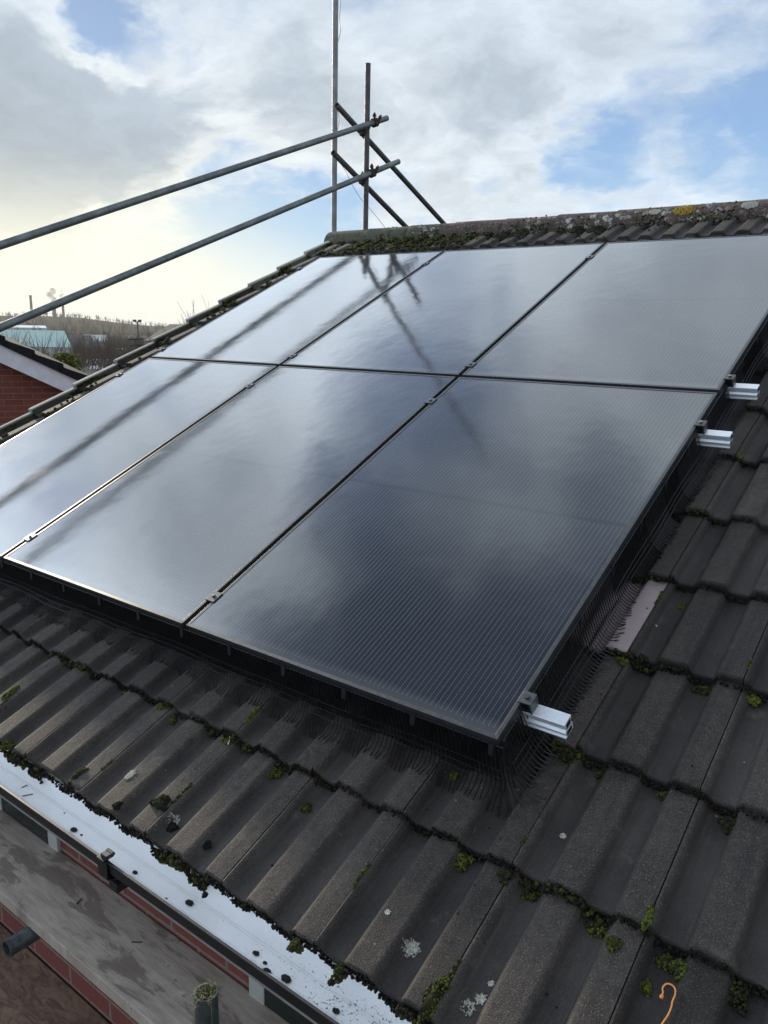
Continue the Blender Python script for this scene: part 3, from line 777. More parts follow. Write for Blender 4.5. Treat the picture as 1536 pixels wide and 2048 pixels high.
# ------------------------------------------------------------------ moss
def moss_stuff():
    C = []; RD = []; TN = []
    r = random.Random(21)
    def nz(x, s): return math.sin(x * 7.3 + s * 12.9) * .5 + math.sin(x * 17.1 + s * 3.7) * .3 + math.sin(x * 41 + s) * .2
    for ci, v0 in enumerate(NOSES[:14]):
        u = -4.12
        while u < 2.6:
            hidden = (-3.38 < u < -.05 and v0 > 0)
            if hidden: u += .05; continue
            far = (v0 > 1.0 or u < -2.5)
            dens = 1.0 if not far else .5
            w = nz(u, ci)
            cnt = 3 if w > -.2 else 2
            if v0 < -.5: cnt += 2
            if w < -.45 and v0 > -.5: cnt = 1
            for _ in range(cnt):
                uu = u + r.uniform(-.004, .004); h = r.random()
                p1 = prof(uu - U0)
                nn = -.143 - HREL * (1 - p1) - .003 - .026 * h
                if v0 < -.5: nn -= .012 * r.random() * (1 + (2 if w > .45 else 0))
                vv = v0 - .002 - r.uniform(0, .013 if w < .35 else .022) * (1.0 - .35 * h)
                rad = r.uniform(.0018, .0048) * (1.55 if w > .45 else (1.15 if w > .2 else 1))
                C.append(W(uu, vv, nn)); RD.append((rad, rad, rad))
                g = .05 + .26 * r.random()
                if w > .40: g += .38 * r.random()
                TN.append(g)
            u += .0042 / dens
    # scattered crumbs and small tufts in the pans and joints
    for _ in range(420):
        uu, vv = r.uniform(-3.4, 1.6), r.uniform(-.52, 3.4)
        if -3.5 < uu < .0 and vv > -.03: continue
        rad = r.uniform(.0012, .0036); C.append(W(uu, vv, roof_n(uu, vv) + rad * .3)); RD.append((rad, rad, rad * .6)); TN.append(r.uniform(.0, .3))
    for k in range(-12, 7):       # moss creeping up the joints
        uu0 = U0 + .3 * k
        for ci in range(0, 4):
            if r.random() < .5 or (-3.4 < uu0 < 0 and NOSES[ci] > -.2): continue
            va = NOSES[ci] + r.uniform(.0, .25); L = r.uniform(.02, .09)
            for _ in range(int(L / .0012)):
                vv = va + r.uniform(0, L); rad = r.uniform(.002, .0042)
                C.append(W(uu0 + r.uniform(-.004, .003), vv, roof_n(uu0 - .004, vv) - .001)); RD.append((rad,) * 3); TN.append(r.uniform(.25, .72))
    # verge pans full of moss at the far left
    for ci in range(1, 14):
        v0 = NOSES[ci]
        for _ in range(150):
            uu = r.uniform(-4.09, -3.72) if r.random() < .6 else r.uniform(-4.09, -4.02); vv = v0 + r.choice([r.uniform(-.03, .09), r.uniform(.0, .33)])
            if math.sin(vv * 9 + uu * 14) + r.uniform(-.5, .5) < .2: continue
            rad = r.uniform(.006, .016); C.append(W(uu, vv, roof_n(uu, vv) + .001)); RD.append((rad, rad, rad * .8)); TN.append(r.uniform(.15, .70))
    # thick moss below the ridge, heaviest near the far end
    for _ in range(17000):
        uu = -4.10 + 6.2 * r.random() ** 1.6; vv = 4.45 - abs(r.gauss(0, .19))
        lim = 3.60
        if vv < lim or vv > 4.47: continue
        f = math.sin(uu * 3.1 + 1.2) * .5 + math.sin(uu * 8.7 + vv * 5) * .4
        heavy = (-3.75 < uu < -2.5)
        if not heavy and (vv < 4.34 - .16 * max(f, 0)) and r.random() < .93: continue
        if not heavy and f < .15 and r.random() < .85: continue
        if heavy and f + r.uniform(-.6, 1.2) < -.1: continue
        if uu < -3.75 and vv < 4.36: continue
        rad = r.uniform(.004, .011) * (1.3 if heavy else .85)
        C.append(W(uu, vv, roof_n(uu, vv) + rad * (.5 if heavy else .3))); RD.append((rad, rad, rad * .75))
        TN.append(r.uniform(.10, .75) if heavy else r.uniform(.05, .62))
    for _ in range(1600):   # on the ridge tiles themselves
        uu = r.uniform(-3.7, 2.0); a = R_(r.uniform(150, 196)) if r.random() < .85 else R_(r.uniform(90, 150))
        if math.sin(uu * 14.0) + math.sin(uu * 5.3) < .1: continue
        rad = r.uniform(.003, .008)
        C.append(Vector((uu, YR + (RR + .001) * math.cos(a), ZR + (RR + .001) * math.sin(a)))); RD.append((rad,) * 3); TN.append(r.uniform(.1, .7))
    me = lumps('moss', np.array([tuple(p) for p in C]), np.array(RD), np.array(TN))
    o = mkobj('moss', me, M_moss); tag(o, 'dark and green moss packed along the tile edges and under the ridge', 'moss', kind='stuff')
moss_stuff()

def cushion(uv, size, tone, label, asp=(1, 1), name='moss_cushion', tilt=0.0, dn=0.0, mat=None):
    """a rounded tuft made of many small buds over a core"""
    r = random.Random(int(uv[0] * 977 + uv[1] * 331 + 5)); n0 = roof_n(*uv) + dn
    c = W(uv[0], uv[1], n0); C = []; RD = []; TN = []
    C.append((0, 0, 0)); RD.append((size * asp[0] * .85, size * asp[1] * .85, size * .55)); TN.append(tone * .6)
    N = int(120 + size * 5000)
    ca, sa = math.cos(tilt), math.sin(tilt)
    for _ in range(N):
        a = r.uniform(0, 2 * PI); zz = r.uniform(-.1, 1); q = math.sqrt(max(0, 1 - zz * zz)) * r.uniform(.85, 1.08)
        lb_ = 1 + .22 * math.sin(a * 3 + uv[0] * 50) + .14 * math.sin(a * 5 + uv[1] * 90)
        x, y = size * lb_ * asp[0] * q * math.cos(a), size * lb_ * asp[1] * q * math.sin(a)
        x, y = x * ca - y * sa, x * sa + y * ca
        C.append((x, y, size * .5 * zz)); rad = r.uniform(.0016, .0032) * (1 + size * 12); RD.append((rad, rad, rad)); TN.append(tone - .02 + r.uniform(-.30, .20))
    if tilt:
        RD[0] = (size * min(asp) * .8,) * 2 + (size * .5,)
    Cw = np.array([tuple(W(*p) - W(0, 0, 0)) for p in C])
    me = lumps(name, Cw, np.array(RD), np.array(TN), jit=.3)
    o = mkobj(name, me, mat or M_moss, loc=tuple(c)); tag(o, label, 'moss', 'moss cushions on the tiles')
def cpx(px, py, size, tone, label, asp=(1, 1), tilt=0.0, **kw):
    uv = un(px, py, -.165); uv = un(px, py, roof_n(*uv)); cushion(uv, size, tone, label, asp, tilt=tilt, **kw)
cpx(550, 1548, .017, .62, 'round olive green moss cushion below the second tile edge, centre of the photo')
cpx(612, 1616, .0125, .55, 'small olive moss cushion alone in a tile pan left of centre')
cpx(325, 1412, .016, .70, 'yellow green moss tuft on the tile edge below the middle panel')
cpx(346, 1442, .012, .55, 'small dark green moss ball just under the tile edge left of centre')
cpx(248, 1382, .010, .66, 'small bright moss tuft on the tile edge below the left panels')
cpx(455, 1478, .016, .74, 'bright green moss tuft holding a pale forked twig')
cpx(504, 1430, .012, .78, 'long bright green moss streak along a tile joint under the bird mesh', (.6, 2.2))
cpx(322, 1606, .020, .38, 'flat brown green moss patch on a crest near the gutter', (1.3, 1))
cpx(345, 1655, .012, .10, 'dark dead moss ball below a white lichen ring', (1.1, 1))
cpx(235, 1611, .011, .08, 'dark brown moss crumb in a pan near the gutter')
cpx(410, 1684, .010, .18, 'reddish brown moss crumb in a pan above the gutter')
cpx(922, 1722, .021, .66, 'large green moss clump on the tile edge right of centre', (1.2, 1))
cpx(1010, 1755, .014, .40, 'dull green moss clump where a joint meets the tile edge')
cpx(1060, 1788, .016, .52, 'dark green moss clump on the tile edge, lower right')
cpx(1200, 1862, .019, .62, 'green moss clump on the tile edge above the orange tie', (1.3, .9))
cpx(1226, 1888, .014, .62, 'small green moss ball just below a tile edge, lower right')
cpx(1297, 1838, .012, .75, 'leaf shaped yellow green moss strip on a crest, lower right', (.55, 2.1))
cpx(1330, 1925, .016, .52, 'dark green moss clump left of the two above the orange tie')
cpx(1365, 1940, .019, .62, 'round green moss clump right above the orange tie')
cpx(1290, 1975, .012, .70, 'small pointed green moss tuft left of the orange tie')
cpx(1468, 1990, .026, .42, 'large dull green moss clump at the lower right corner')
cpx(1500, 1400, .019, .76, 'bright green moss clump at the right edge on the third tile edge', (1.2, 1))
cpx(1408, 1382, .019, .45, 'flat dull green moss patch under a tile edge at the right', (1.4, .8))
cpx(1245, 1322, .014, .72, 'bright green moss clump at the foot of the pinkish metal tile')
cpx(1285, 1318, .013, .36, 'dull brown green moss clump right of the metal tile')
cpx(1365, 1213, .012, .60, 'small green moss clump in a pan right of the metal tile')
cpx(1130, 1508, .022, .48, 'dark green moss clump on the tile edge beyond the rail end', (1.4, 1))
cpx(1205, 1545, .014, .50, 'green moss clump on the tile edge right of the array corner')
cpx(1330, 1590, .013, .50, 'small green moss clump beside a joint at the right')
cpx(1465, 1650, .018, .40, 'dull moss clump on the tile edge at the right border', (1.5, 1))
cpx(908, 1552, .010, .80, 'bright yellow green moss tuft under the bird mesh tips')
cpx(1480, 930, .012, .78, 'bright green moss tuft near the right border beside the middle rail')
cpx(868, 1995, .020, .60, 'long green moss cushion climbing a joint at the bottom centre', (.8, 2.4))
cpx(676, 1944, .018, .48, 'moss clump hanging over the gutter near the bottom', (.8, 1.2), dn=-.012)
cpx(590, 1890, .014, .52, 'green moss clump on the eave edge above the gutter silt', (1.3, .8), dn=-.008)
cpx(140, 1562, .017, .22, 'brown moss clump hanging over the gutter at the left', (1, 1.2), dn=-.012)
cpx(160, 1552, .016, .44, 'yellow brown moss tuft running up from the eave at the left', (.8, 1.8), dn=-.004)
cpx(12, 1490, .022, .62, 'dark green moss clump on the eave at the left border', (1.3, .8))
cpx(105, 1310, .020, .40, 'brown green moss clump on the tile edge near the left border', (1, 1.3))
cpx(20, 1386, .014, .74, 'bright green moss streak on a crest at the left border', (.6, 2.2))
cpx(1075, 1485, .014, .34, 'dark moss clump under the cut rail end')
cpx(410, 1790, .005, .1, 'tiny black moss crumb on a crest above the gutter')

# lichen rosettes
def rosette(px, py, size, label, holes=.0, mat=M_lich, asp=1.0, ring=False):
    uv = un(px, py, -.165); uv = un(px, py, roof_n(*uv)); r = random.Random(int(px)); C = []; RD = []; TN = []
    p0 = W(uv[0], uv[1], roof_n(*uv))
    for _ in range(int(300 + size * 60000)):
        a = r.uniform(0, 2 * PI); q = math.sqrt(r.random())
        if ring and q < .55 and r.random() < .85: continue
        if ring and -1.9 < a - PI * 1.5 < .5 and r.random() < .8: continue
        lob = 1 + .18 * math.sin(a * 7 + px) + .1 * math.sin(a * 13)
        if math.sin(a * 17 + q * 30) + r.uniform(-1, 1) < -1.1 + holes: continue
        if r.random() < (q ** 4) * .75 or (math.sin(a * 23) > .2 and q > .7 and r.random() < .8): continue
        x, y = size * q * lob * math.cos(a), size * asp * q * lob * math.sin(a)
        rad = r.uniform(.0006, .0015)
        C.append(tuple(W(uv[0] + x, uv[1] + y, roof_n(uv[0] + x, uv[1] + y) + .0006) - p0)); RD.append((rad, rad, rad * .6)); TN.append(.5)
    me = lumps('lichen', np.array(C), np.array(RD), np.array(TN)); o = mkobj('lichen', me, mat, loc=tuple(p0))
    tag(o, label, 'lichen', 'pale lichen rosettes on the tiles')
rosette(823, 1897, .0185, 'bright white round lichen rosette in a pan at the bottom centre')
rosette(936, 2015, .015, 'white lichen ring near the bottom edge of the photo', ring=True)
rosette(962, 1998, .011, 'white lichen patch touching the ring at the bottom', ring=False)
rosette(348, 1643, .017, 'grey white lichen arc above a dark moss ball', ring=True)
rosette(261, 1551, .015, 'ragged pale green lichen patch on a crest near the gutter', holes=.8, asp=1.3)
rosette(1126, 1672, .0065, 'small round pale lichen dot in a pan right of centre')
rosette(775, 1825, .006, 'tiny greenish lichen dot on a crest above the round rosette', holes=.3)
rosette(982, 1967, .006, 'small white lichen fleck above the ring at the bottom', holes=.5)
rosette(1313, 1253, .0045, 'tiny white fleck of lichen right of the metal tile')
def ridge_spot(px, py, size, mat, label):
    p = hit(px, py, 1, YR - RR * .75); r = random.Random(int(px)); C = []; RD = []; TN = []
    for _ in range(int(200 + size * 4000)):
        a = r.uniform(0, 2 * PI); q = math.sqrt(r.random()); du, da = size * 1.6 * q * math.cos(a), size * q * math.sin(a) / RR
        ang = R_(139) + da; rad = r.uniform(.002, .006)
        C.append((du, YR + (RR + .001) * math.cos(ang) - p.y, ZR + (RR + .001) * math.sin(ang) - p.z)); RD.append((rad,) * 3); TN.append(.5)
    o = mkobj('lichen', lumps('lichen', np.array(C), np.array(RD), np.array(TN)), mat, loc=tuple(p)); tag(o, label, 'lichen', 'lichen on the ridge tiles')
ridge_spot(1368, 421, .045, M_lich_y, 'orange yellow lichen patch on the ridge near the right border')
ridge_spot(1500, 415, .032, M_lich, 'pale round lichen patch on the ridge at the right border')
ridge_spot(1310, 428, .024, M_lich, 'pale lichen patch left of the yellow one on the ridge')

# ------------------------------------------------------------------ loose bits on the roof and in the gutter
def lump_thing(p, size, label, name='debris_clod', mat=M_soil, asp=(1, 1, .6), cat='debris', group='clods of dirt in the gutter'):
    r = random.Random(int(p[0] * 999)); C = [(0, 0, 0)]; RD = [tuple(size * a * .8 for a in asp)]; TN = [.2]
    for _ in range(40):
        d = Vector((r.gauss(0, 1), r.gauss(0, 1), abs(r.gauss(0, 1)))).normalized()
        C.append((d.x * size * asp[0] * .75, d.y * size * asp[1] * .75, d.z * size * asp[2] * .75)); RD.append((size * .3,) * 3); TN.append(.2)
    o = mkobj(name, lumps(name, np.array(C), np.array(RD), np.array(TN)), mat, loc=tuple(p)); tag(o, label, cat, group)
def gut_pt(px, py, dz=.0): p = hit(px, py, 2, GF + dz); return p
for px, py, s_, lb in ((148, 1660, .0115, 'large dark clod in the gutter at the left'), (163, 1670, .0045, 'small dark crumb beside the large clod in the gutter'),
                       (270, 1745, .008, 'pointed dark clod in the gutter right of the bracket'), (379, 1806, .012, 'green black moss clod in the middle of the gutter'),
                       (129, 1626, .003, 'tiny black crumb in the gutter above the large clod'), (530, 1926, .006, 'round black crumb in the silted gutter end'),
                       (533, 1944, .012, 'flat mossy clod in the silted gutter end'), (333, 1797, .0035, 'tiny black crumb left of the mossy clod in the gutter'),
                       (572, 1958, .013, 'brown silt clod in the gutter near the bottom'), (512, 1907, .009, 'ragged brown silt patch higher in the gutter'),
                       (672, 2022, .009, 'dark silt clod in the gutter at the bottom edge')):
    lump_thing(gut_pt(px, py, s_ * .2), s_ * .85, lb, asp=(1.3, .8, .5))
def stick(pa, pb, rad, label, mat=M_black, name='wire_offcut', group='short black wire offcuts'):
    m = MB(); m.tube([pa, pb], rad, 6); c = (Vector(pa) + Vector(pb)) / 2
    o = m.build(name, mat, None, loc=tuple(c)); tag(o, label, 'offcut', group)
stick(gut_pt(43, 1575, .0015), gut_pt(60, 1568, .0015), .0013, 'upper of two short black wire offcuts in the gutter')
stick(gut_pt(44, 1592, .0015), gut_pt(66, 1588, .0015), .0013, 'lower of two short black wire offcuts in the gutter')
ZBD = -.705
stick(hit(153, 1808, 2, ZBD + .002), hit(164, 1796, 2, ZBD + .002), .0015, 'short black wire offcut on the grey board, left')
stick(hit(263, 1884, 2, ZBD + .002), hit(284, 1884, 2, ZBD + .002), .0015, 'short black wire offcut on the grey board, right')
def roof_stick(a, b_, rad, label, mat, group='short black wire offcuts'):
    ps = []
    for q in (a, b_):
        uv = un(q[0], q[1], -.165); uv = un(q[0], q[1], roof_n(*uv)); ps.append(W(uv[0], uv[1], roof_n(*uv) + rad))
    stick(ps[0], ps[1], rad, label, mat, group=group)
roof_stick((946, 1670), (951, 1657), .0012, 'grey wire offcut lying in a tile pan below the array corner', M_clamp)
# pale forked twig
m = MB(); uvt = un(459, 1480, -.15); p = W(uvt[0], uvt[1], roof_n(*uvt) + .014)
a_, b_, c_ = p + W(.002, -.012, -.004), p, p + W(-.008, .010, .006)
m.tube([a_, b_, c_], [.0014, .0012, .0006], 5); m.tube([b_, p + W(.008, .011, .006)], [.0011, .0005], 5); m.tube([b_, p + W(.002, .017, .004)], [.0009, .0004], 5)
o = m.build('twig', simple('pale_twig', (.62, .60, .50), .7), None, loc=tuple(p)); tag(o, 'pale forked twig stuck in the moss on the tile edge', 'twig')
# orange cable tie offcut
pth = [(1323, 1994), (1326, 1984), (1325, 1976), (1332, 1968), (1342, 1969), (1350, 1977), (1350, 1990), (1345, 2002), (1343, 2013), (1336, 2030), (1324, 2048), (1316, 2060)]
pts = []
for i, (x, y) in enumerate(pth):
    uv = un(x, y, -.150); pts.append(tuple(W(uv[0], uv[1], max(roof_n(*uv) + .003, -.150))))
m = MB(); m.tube(curve_pts(pts, 40), .0016, 8); m.box(-.003, .003, -.003, .003, -.002, .003, lambda x, y, z: (x + pts[0][0], y + pts[0][1], z + pts[0][2]))
o = m.build('cable_tie', M_orange, None, smooth=True, loc=pts[6]); tag(o, 'curled orange plastic tie lying on the tiles at the bottom right', 'cable tie')

# ------------------------------------------------------------------ scaffolding at the eave
bd = MB(); bd.box(-4.6, 3.2, -.585, -.3725, -.743, -.705); o = bd.build('scaffold_board', M_board, None, bevel=.003, loc=(-.7, -.48, -.724))
tag(o, 'weathered grey timber board with brown stains below the gutter', 'board')
dk = MB()
for i in range(5): dk.box(-4.6, 3.2, -2.0 + i * .325, -2.0 + i * .325 + .322, -1.262 + (.001 * (i % 2)), -1.222 + (.0012 * (i % 2)))
o = dk.build('scaffold_deck', M_ply, None, bevel=.002, loc=(-.7, -1.2, -1.24)); tag(o, 'worn brown timber deck at the lower left corner', 'deck')
tb = MB(); pe = hit(62, 1868, 2, -.768); tb.tube([(pe.x, -.652, -.7685), (pe.x, -.34, -.7685)], .0242, 24, hollow=True)
o = tb.build('scaffold_tube', M_tube_n, None, auto=40, loc=(pe.x, -.5, -.77)); tag(o, 'short grey tube end sticking out below the grey board', 'scaffold tube')
ps_ = hit(412, 1984, 2, -.392)
st = thing('scaffold_post', 'upright grey tube stuffed with dry grass at the bottom of the photo', 'scaffold tube', (ps_.x, ps_.y, -5.4))
tb = MB(); tb.tube([(0, 0, 0), (0, 0, -.392 + 5.4)], .0242, 28, hollow=True); tb.build('tube', M_tube_n, st, auto=40)
gr = MB(); r = random.Random(2)
for _ in range(170):
    a, q = r.uniform(0, 2 * PI), .021 * math.sqrt(r.random()); z0 = 5.4 - .392 - .012
    x, y = q * math.cos(a), q * math.sin(a); b2 = a + r.uniform(-2, 2); L = r.uniform(.005, .016)
    if r.random() < .06: L *= 2.2
    gr.tube([(x, y, z0 - .004), (x + .4 * L * math.cos(b2), y + .4 * L * math.sin(b2), z0 + r.uniform(.008, .018)), (x + L * math.cos(b2), y + L * math.sin(b2), z0 + r.uniform(.0, .022))], [.0009, .0008, .0003], 4)
for k in range(3):
    a = R_(200 + 70 * k); gr.tube([(.02 * math.cos(a), .02 * math.sin(a), z0 + .012), (.031 * math.cos(a), .031 * math.sin(a), z0 - .005), (.029 * math.cos(a), .029 * math.sin(a), z0 - .05 - .02 * k)], .0005, 3)
gr.build('grass', M_straw, st)
pl = MB(); pl.tube([(0, 0, 5.4 - .392 - .02), (0, 0, 5.4 - .392 - .013)], .0205, 20); pl.build('soil_plug', M_soil, st)

# ------------------------------------------------------------------ scaffold frame at the gable
sf = thing('scaffolding', 'grey scaffold tube guard rails clamped to an upright at the far gable', 'scaffolding', (-3.9, 4.35, -5.4))
sl = sf.location
def spart(mb, name, mat, **kw):
    mb.v = [(p[0] - sl.x, p[1] - sl.y, p[2] - sl.z) for p in mb.v]; return mb.build(name, mat, sf, **kw)
RT = .02415
A1, A2 = W(-3.929 + .049 / 3.5 * -1.2, -1.2, .932 - .193 / 3.5 * -1.2), W(-3.855, 5.335, .932 - .193 / 3.5 * 5.335)
B1, B2 = W(-3.919, -1.2, .502 + .163 / 3.5 * 1.2), W(-3.876, 5.40, .502 - .163 / 3.5 * 5.40)
for a, b_ in ((A1, A2), (B1, B2)):
    m = MB(); m.tube([a + (b_ - a) * t_ / 6 for t_ in range(7)], RT, 24, hollow=True); spart(m, 'guard_rail', M_galv, auto=40)
XS = -3.92
top = hit(736, 127, 0, XS); bot = hit(731, 455, 0, XS)
ys = (top.y + bot.y) / 2
m = MB(); m.tube([(XS, ys, -5.4), (XS, ys, top.z)], RT, 24, hollow=True); spart(m, 'upright', M_galv_d, auto=40)
XC = XS - .060
for p1, p2 in (((673, 210), (890, 450)), ((666, 305), (815, 457))):
    a, b_ = hit(*p1, 0, XC), hit(*p2, 0, XC); d = (b_ - a)
    m = MB(); m.tube([a, a + d * 3.2], RT, 24, hollow=True); spart(m, 'back_rail', M_galv_d, auto=40)
# couplers: a pair of saddles, a flap with bolts and nuts
def coupler(c, ax1, ax2):
    m = MB(); c = Vector(c)
    for ax, off in ((Vector(ax1).normalized(), .0), (Vector(ax2).normalized(), .0)):
        for s_ in (-.018, .018):
            pts = []
            q1 = ax.orthogonal().normalized(); q2 = ax.cross(q1)
            for k in range(13):
                a = 2 * PI * k / 12; pts.append(c + ax * s_ + (q1 * math.cos(a) + q2 * math.sin(a)) * .031)
            m.tube(pts, .0085, 6)
        m.tube([c + ax * -.027, c + ax * .027], .033, 14)
    for s1 in (-1, 1):
        b_ = c + Vector((.02, 0, 0)) + Vector((0, s1 * .032, .022))
        m.tube([b_ - Vector((0, 0, .02)), b_ + Vector((.014, s1 * .014, .046))], .0085, 6); m.tube([b_ + Vector((.004, s1 * .004, .014)), b_ + Vector((.009, s1 * .009, .034))], .0165, 6)
    return m
dA, dB = (A2 - A1).normalized(), (B2 - B1).normalized()
def on_line(a, d, y): return a + d * ((y - a.y) / d.y)
for a, d in ((A1, dA), (B1, dB)):
    p = on_line(a, d, ys); m = coupler((p.x, p.y + .030, p.z + .008), d, (0, 0, 1)); spart(m, 'coupler', M_rust)
for p1, p2 in (((673, 210), (890, 450)), ((666, 305), (815, 457))):
    a, b_ = hit(*p1, 0, XC), hit(*p2, 0, XC); p = on_line(a, (b_ - a).normalized(), ys)
    m = coupler((XS - .03, ys - .012, p.z - .002), (b_ - a), (0, 0, 1)); spart(m, 'coupler', M_rust)

# aerial mast beyond the gable with its cable
mst = thing('aerial_mast', 'tall pale metal mast with a thin cable beyond the end of the ridge', 'mast', (-4.40, 4.52, -5.4))
mb2 = atd(668, 450, 7.25); mt_ = mb2 + Vector((0, 0, 2.8))
ml = mst.location; base = Vector(mb2); topv = Vector(mt_)
dirv = (topv - base).normalized(); topv = topv + dirv * 1.45; foot = base - dirv * ((base.z + 5.4) / dirv.z)
mst.location = foot; ml = foot
m = MB(); m.tube([foot - ml, topv - ml], .0255, 20); m.build('pole', M_mast, mst, auto=40)
def cable(pts, d=7.18): return [tuple(atd(x, y, d) - ml) for x, y in pts]
m = MB()
m.tube(curve_pts(cable([(680, -60), (681, 0), (679, 40), (681, 62), (674, 90)], 7.20), 24), .0032, 5)
m.tube(curve_pts(cable([(666, 110), (665, 150), (668, 180), (674, 203)], 7.20), 20), .0032, 5)
m.tube(curve_pts(cable([(674, 215), (678, 238), (674, 262), (665, 285), (667, 297)], 7.20), 20), .0032, 5)
m.tube(curve_pts(cable([(668, 310), (690, 340), (703, 367), (722, 398), (740, 418), (760, 442), (775, 462)], 7.20), 24), .0022, 5)
m.build('cable', M_cable, mst, smooth=True)

# ------------------------------------------------------------------ NEIGHBOUR'S GABLE
ang = R_(64); ex = Vector((math.cos(ang), math.sin(ang), 0)); ey = Vector((-math.sin(ang), math.cos(ang), 0))
ND = 9.7; O = atd(0, 712, ND)
GZ_ = -5.4
Mn = Matrix(((ex.x, ey.x, 0, O.x), (ex.y, ey.y, 0, O.y), (0, 0, 1, GZ_), (0, 0, 0, 1)))
nb = thing('neighbour_house', "neighbour's red brick gable with a white bargeboard and black roof tiles", 'house', mat=Mn)
def loc_n(px, py):   # photo point on the gable plane -> local (x, z)
    r_ = ray(px, py); t_ = (O - CAM).dot(ey) / r_.dot(ey); p = CAM + r_ * t_; return (p - O).dot(ex), p.z - GZ_
(xa, za), (xb, zb) = loc_n(0, 668), loc_n(162, 744)
sl_ = (zb - za) / (xb - xa)
AP = -2.2
def zr(x): return za + sl_ * abs(x - AP) - sl_ * abs(xa - AP) if x >= AP else za + sl_ * abs(x - AP) - sl_ * abs(xa - AP)
zap = zr(AP); XE = 3.4; XW_ = AP - (XE - AP)
m = MB(); dth = .335     # from the tile top down to the wall head
pr = [(XW_ + .3, 0), (XE - .3, 0), (XE - .3, zr(XE - .3) - dth), (AP, zap - dth), (XW_ + .3, zr(XW_ + .3) - dth)]
m.prism(pr, 0.0, 7.5, lambda t_, p, q: (p, t_, q)); m.build('wall', M_brick_n, nb)
m = MB()
for sgn in (1, -1):
    xe = XE if sgn > 0 else XW_
    q = [(AP, zap - .135), (xe, zr(xe) - .135), (xe, zr(xe) - .355), (AP, zap - .355)]
    m.prism(q if sgn < 0 else q[::-1], -.20, -.175, lambda t_, p, q_: (p, t_, q_))
    q = [(AP, zap - .335), (xe, zr(xe) - .335), (xe, zr(xe) - .350), (AP, zap - .350)]
    m.prism(q if sgn < 0 else q[::-1], -.174, -.001, lambda t_, p, q_: (p, t_, q_))
m.build('bargeboard', M_board_white, nb)
m = MB()
for sgn in (1, -1):
    L = abs(XE - AP); n = int(L / .32)
    for i in range(n + 1):
        d0, d1 = i * .32, min((i + 1) * .32 + .03, L + .05)
        if d0 >= L: break
        x0, x1 = AP + sgn * d0, AP + sgn * d1
        up0, up1 = -.030, .0
        q = [(x0, zr(x0) + up0 - .02), (x1, zr(x1) + up1), (x1, zr(x1) - .045), (x1, zr(x1) - .133), (x0, zr(x0) - .133)]
        m.prism(q if sgn < 0 else q[::-1], -.23, 7.6, lambda t_, p, q_: (p, t_, q_))
m.build('roof', M_black_tile, nb)
# a second neighbour's roof end, just visible over our verge
q0 = atd(292, 690, 26.0)
fh = thing('distant_house', 'small pale house end with a mossy roof and aerial just above our verge', 'house', (q0.x, q0.y, -7.5))
fx = Matrix.Rotation(math.atan2(.604, .797), 4, 'Z'); fh.matrix_world = Matrix.Translation((q0.x, q0.y, -7.5)) @ fx
zt = atd(290, 668, 26.0).z + 7.5; zbm = atd(290, 681, 26.0).z + 7.5
m = MB(); m.box(-.05, 5.0, .05, 6, 0, zbm); m.build('wall', simple('cream_render', (.55, .52, .46), .8), fh)
m = MB(); m.add([(-.02, -.2, zbm), (5.2, -.2, zbm), (5.2, 3, zt + .35), (.02, 3, zt + .35), (-.02, 6.2, zbm), (5.2, 6.2, zbm)], [(0, 1, 2, 3), (3, 2, 5, 4), (0, 3, 4), (1, 5, 2)]); m.build('roof', simple('mossy_roof', (.085, .080, .050), .9, 0, .4, 6), fh)
m = MB(); m.tube([(-.25, -.25, zbm - .6), (-.25, -.25, zbm + .05)], .025, 6); m.tube([(-.5, -.25, zbm + .02), (0, -.25, zbm + .06)], .025, 6); m.tube([(-.45, -.25, zbm - .18), (-.05, -.25, zbm - .14)], .025, 6); m.build('aerial', M_black, fh)

# ------------------------------------------------------------------ LANDSCAPE
def gz(x, y):
    d = math.hypot(x, y); az = math.degrees(math.atan2(y, x))
    h = -5.4
    if d > 22: h -= 4.0 * min((d - 22) / 90, 1) ** .8
    if d > 160: h -= 3.0 * min((d - 160) / 150, 1)
    if d > 420:
        t_ = min((d - 420) / 1500, 1); hill = 16 + 8 * math.sin(R_(az * 7)) + 5 * math.sin(R_(az * 17 + 40)) + 3 * math.sin(R_(az * 37))
        h += (hill + 12) * (t_ * t_ * (3 - 2 * t_))
    if d > 60: h += .6 * math.sin(x * .031 + 1) * math.sin(y * .027)
    return h
V = []; F = []; rad = [0.01, 4, 9, 16, 24, 34, 48, 66, 90, 120, 160, 200, 250, 310, 380, 460, 560, 680, 820, 980, 1180, 1400, 1650, 1900, 2300, 3000, 4500]; NA = 180
for q in rad:
    for k in range(NA): a = 2 * PI * k / NA; V.append((q * math.cos(a), q * math.sin(a), gz(q * math.cos(a), q * math.sin(a))))
for i in range(len(rad) - 1):
    for k in range(NA): F.append((i * NA + k, (i + 1) * NA + k, (i + 1) * NA + (k + 1) % NA, i * NA + (k + 1) % NA))
def ground_material():
    m, t, b = new_mat('winter_ground'); oc = t.node('ShaderNodeTexCoord').outputs['Object']
    c = t.mix(t.smooth(t.noise(oc, .012, 6, .6), .4, .6), (.045, .038, .028), (.075, .060, .046))
    c = t.mix(t.smooth(t.noise(oc, .035, 5, .6), .52, .62), c, (.055, .070, .030))
    c = t.mix(t.math('MULTIPLY', t.smooth(t.noise(oc, .2, 5, .7), .56, .64), .5), c, (.035, .030, .026))
    setp(t, b, Base_Color=c, Roughness=1.0); b.inputs['Specular IOR Level'].default_value = 0.0; return m
o = mkobj('ground', np_mesh('ground', np.array(V), np.array(F), smooth=True), ground_material()); tag(o, kind='structure')

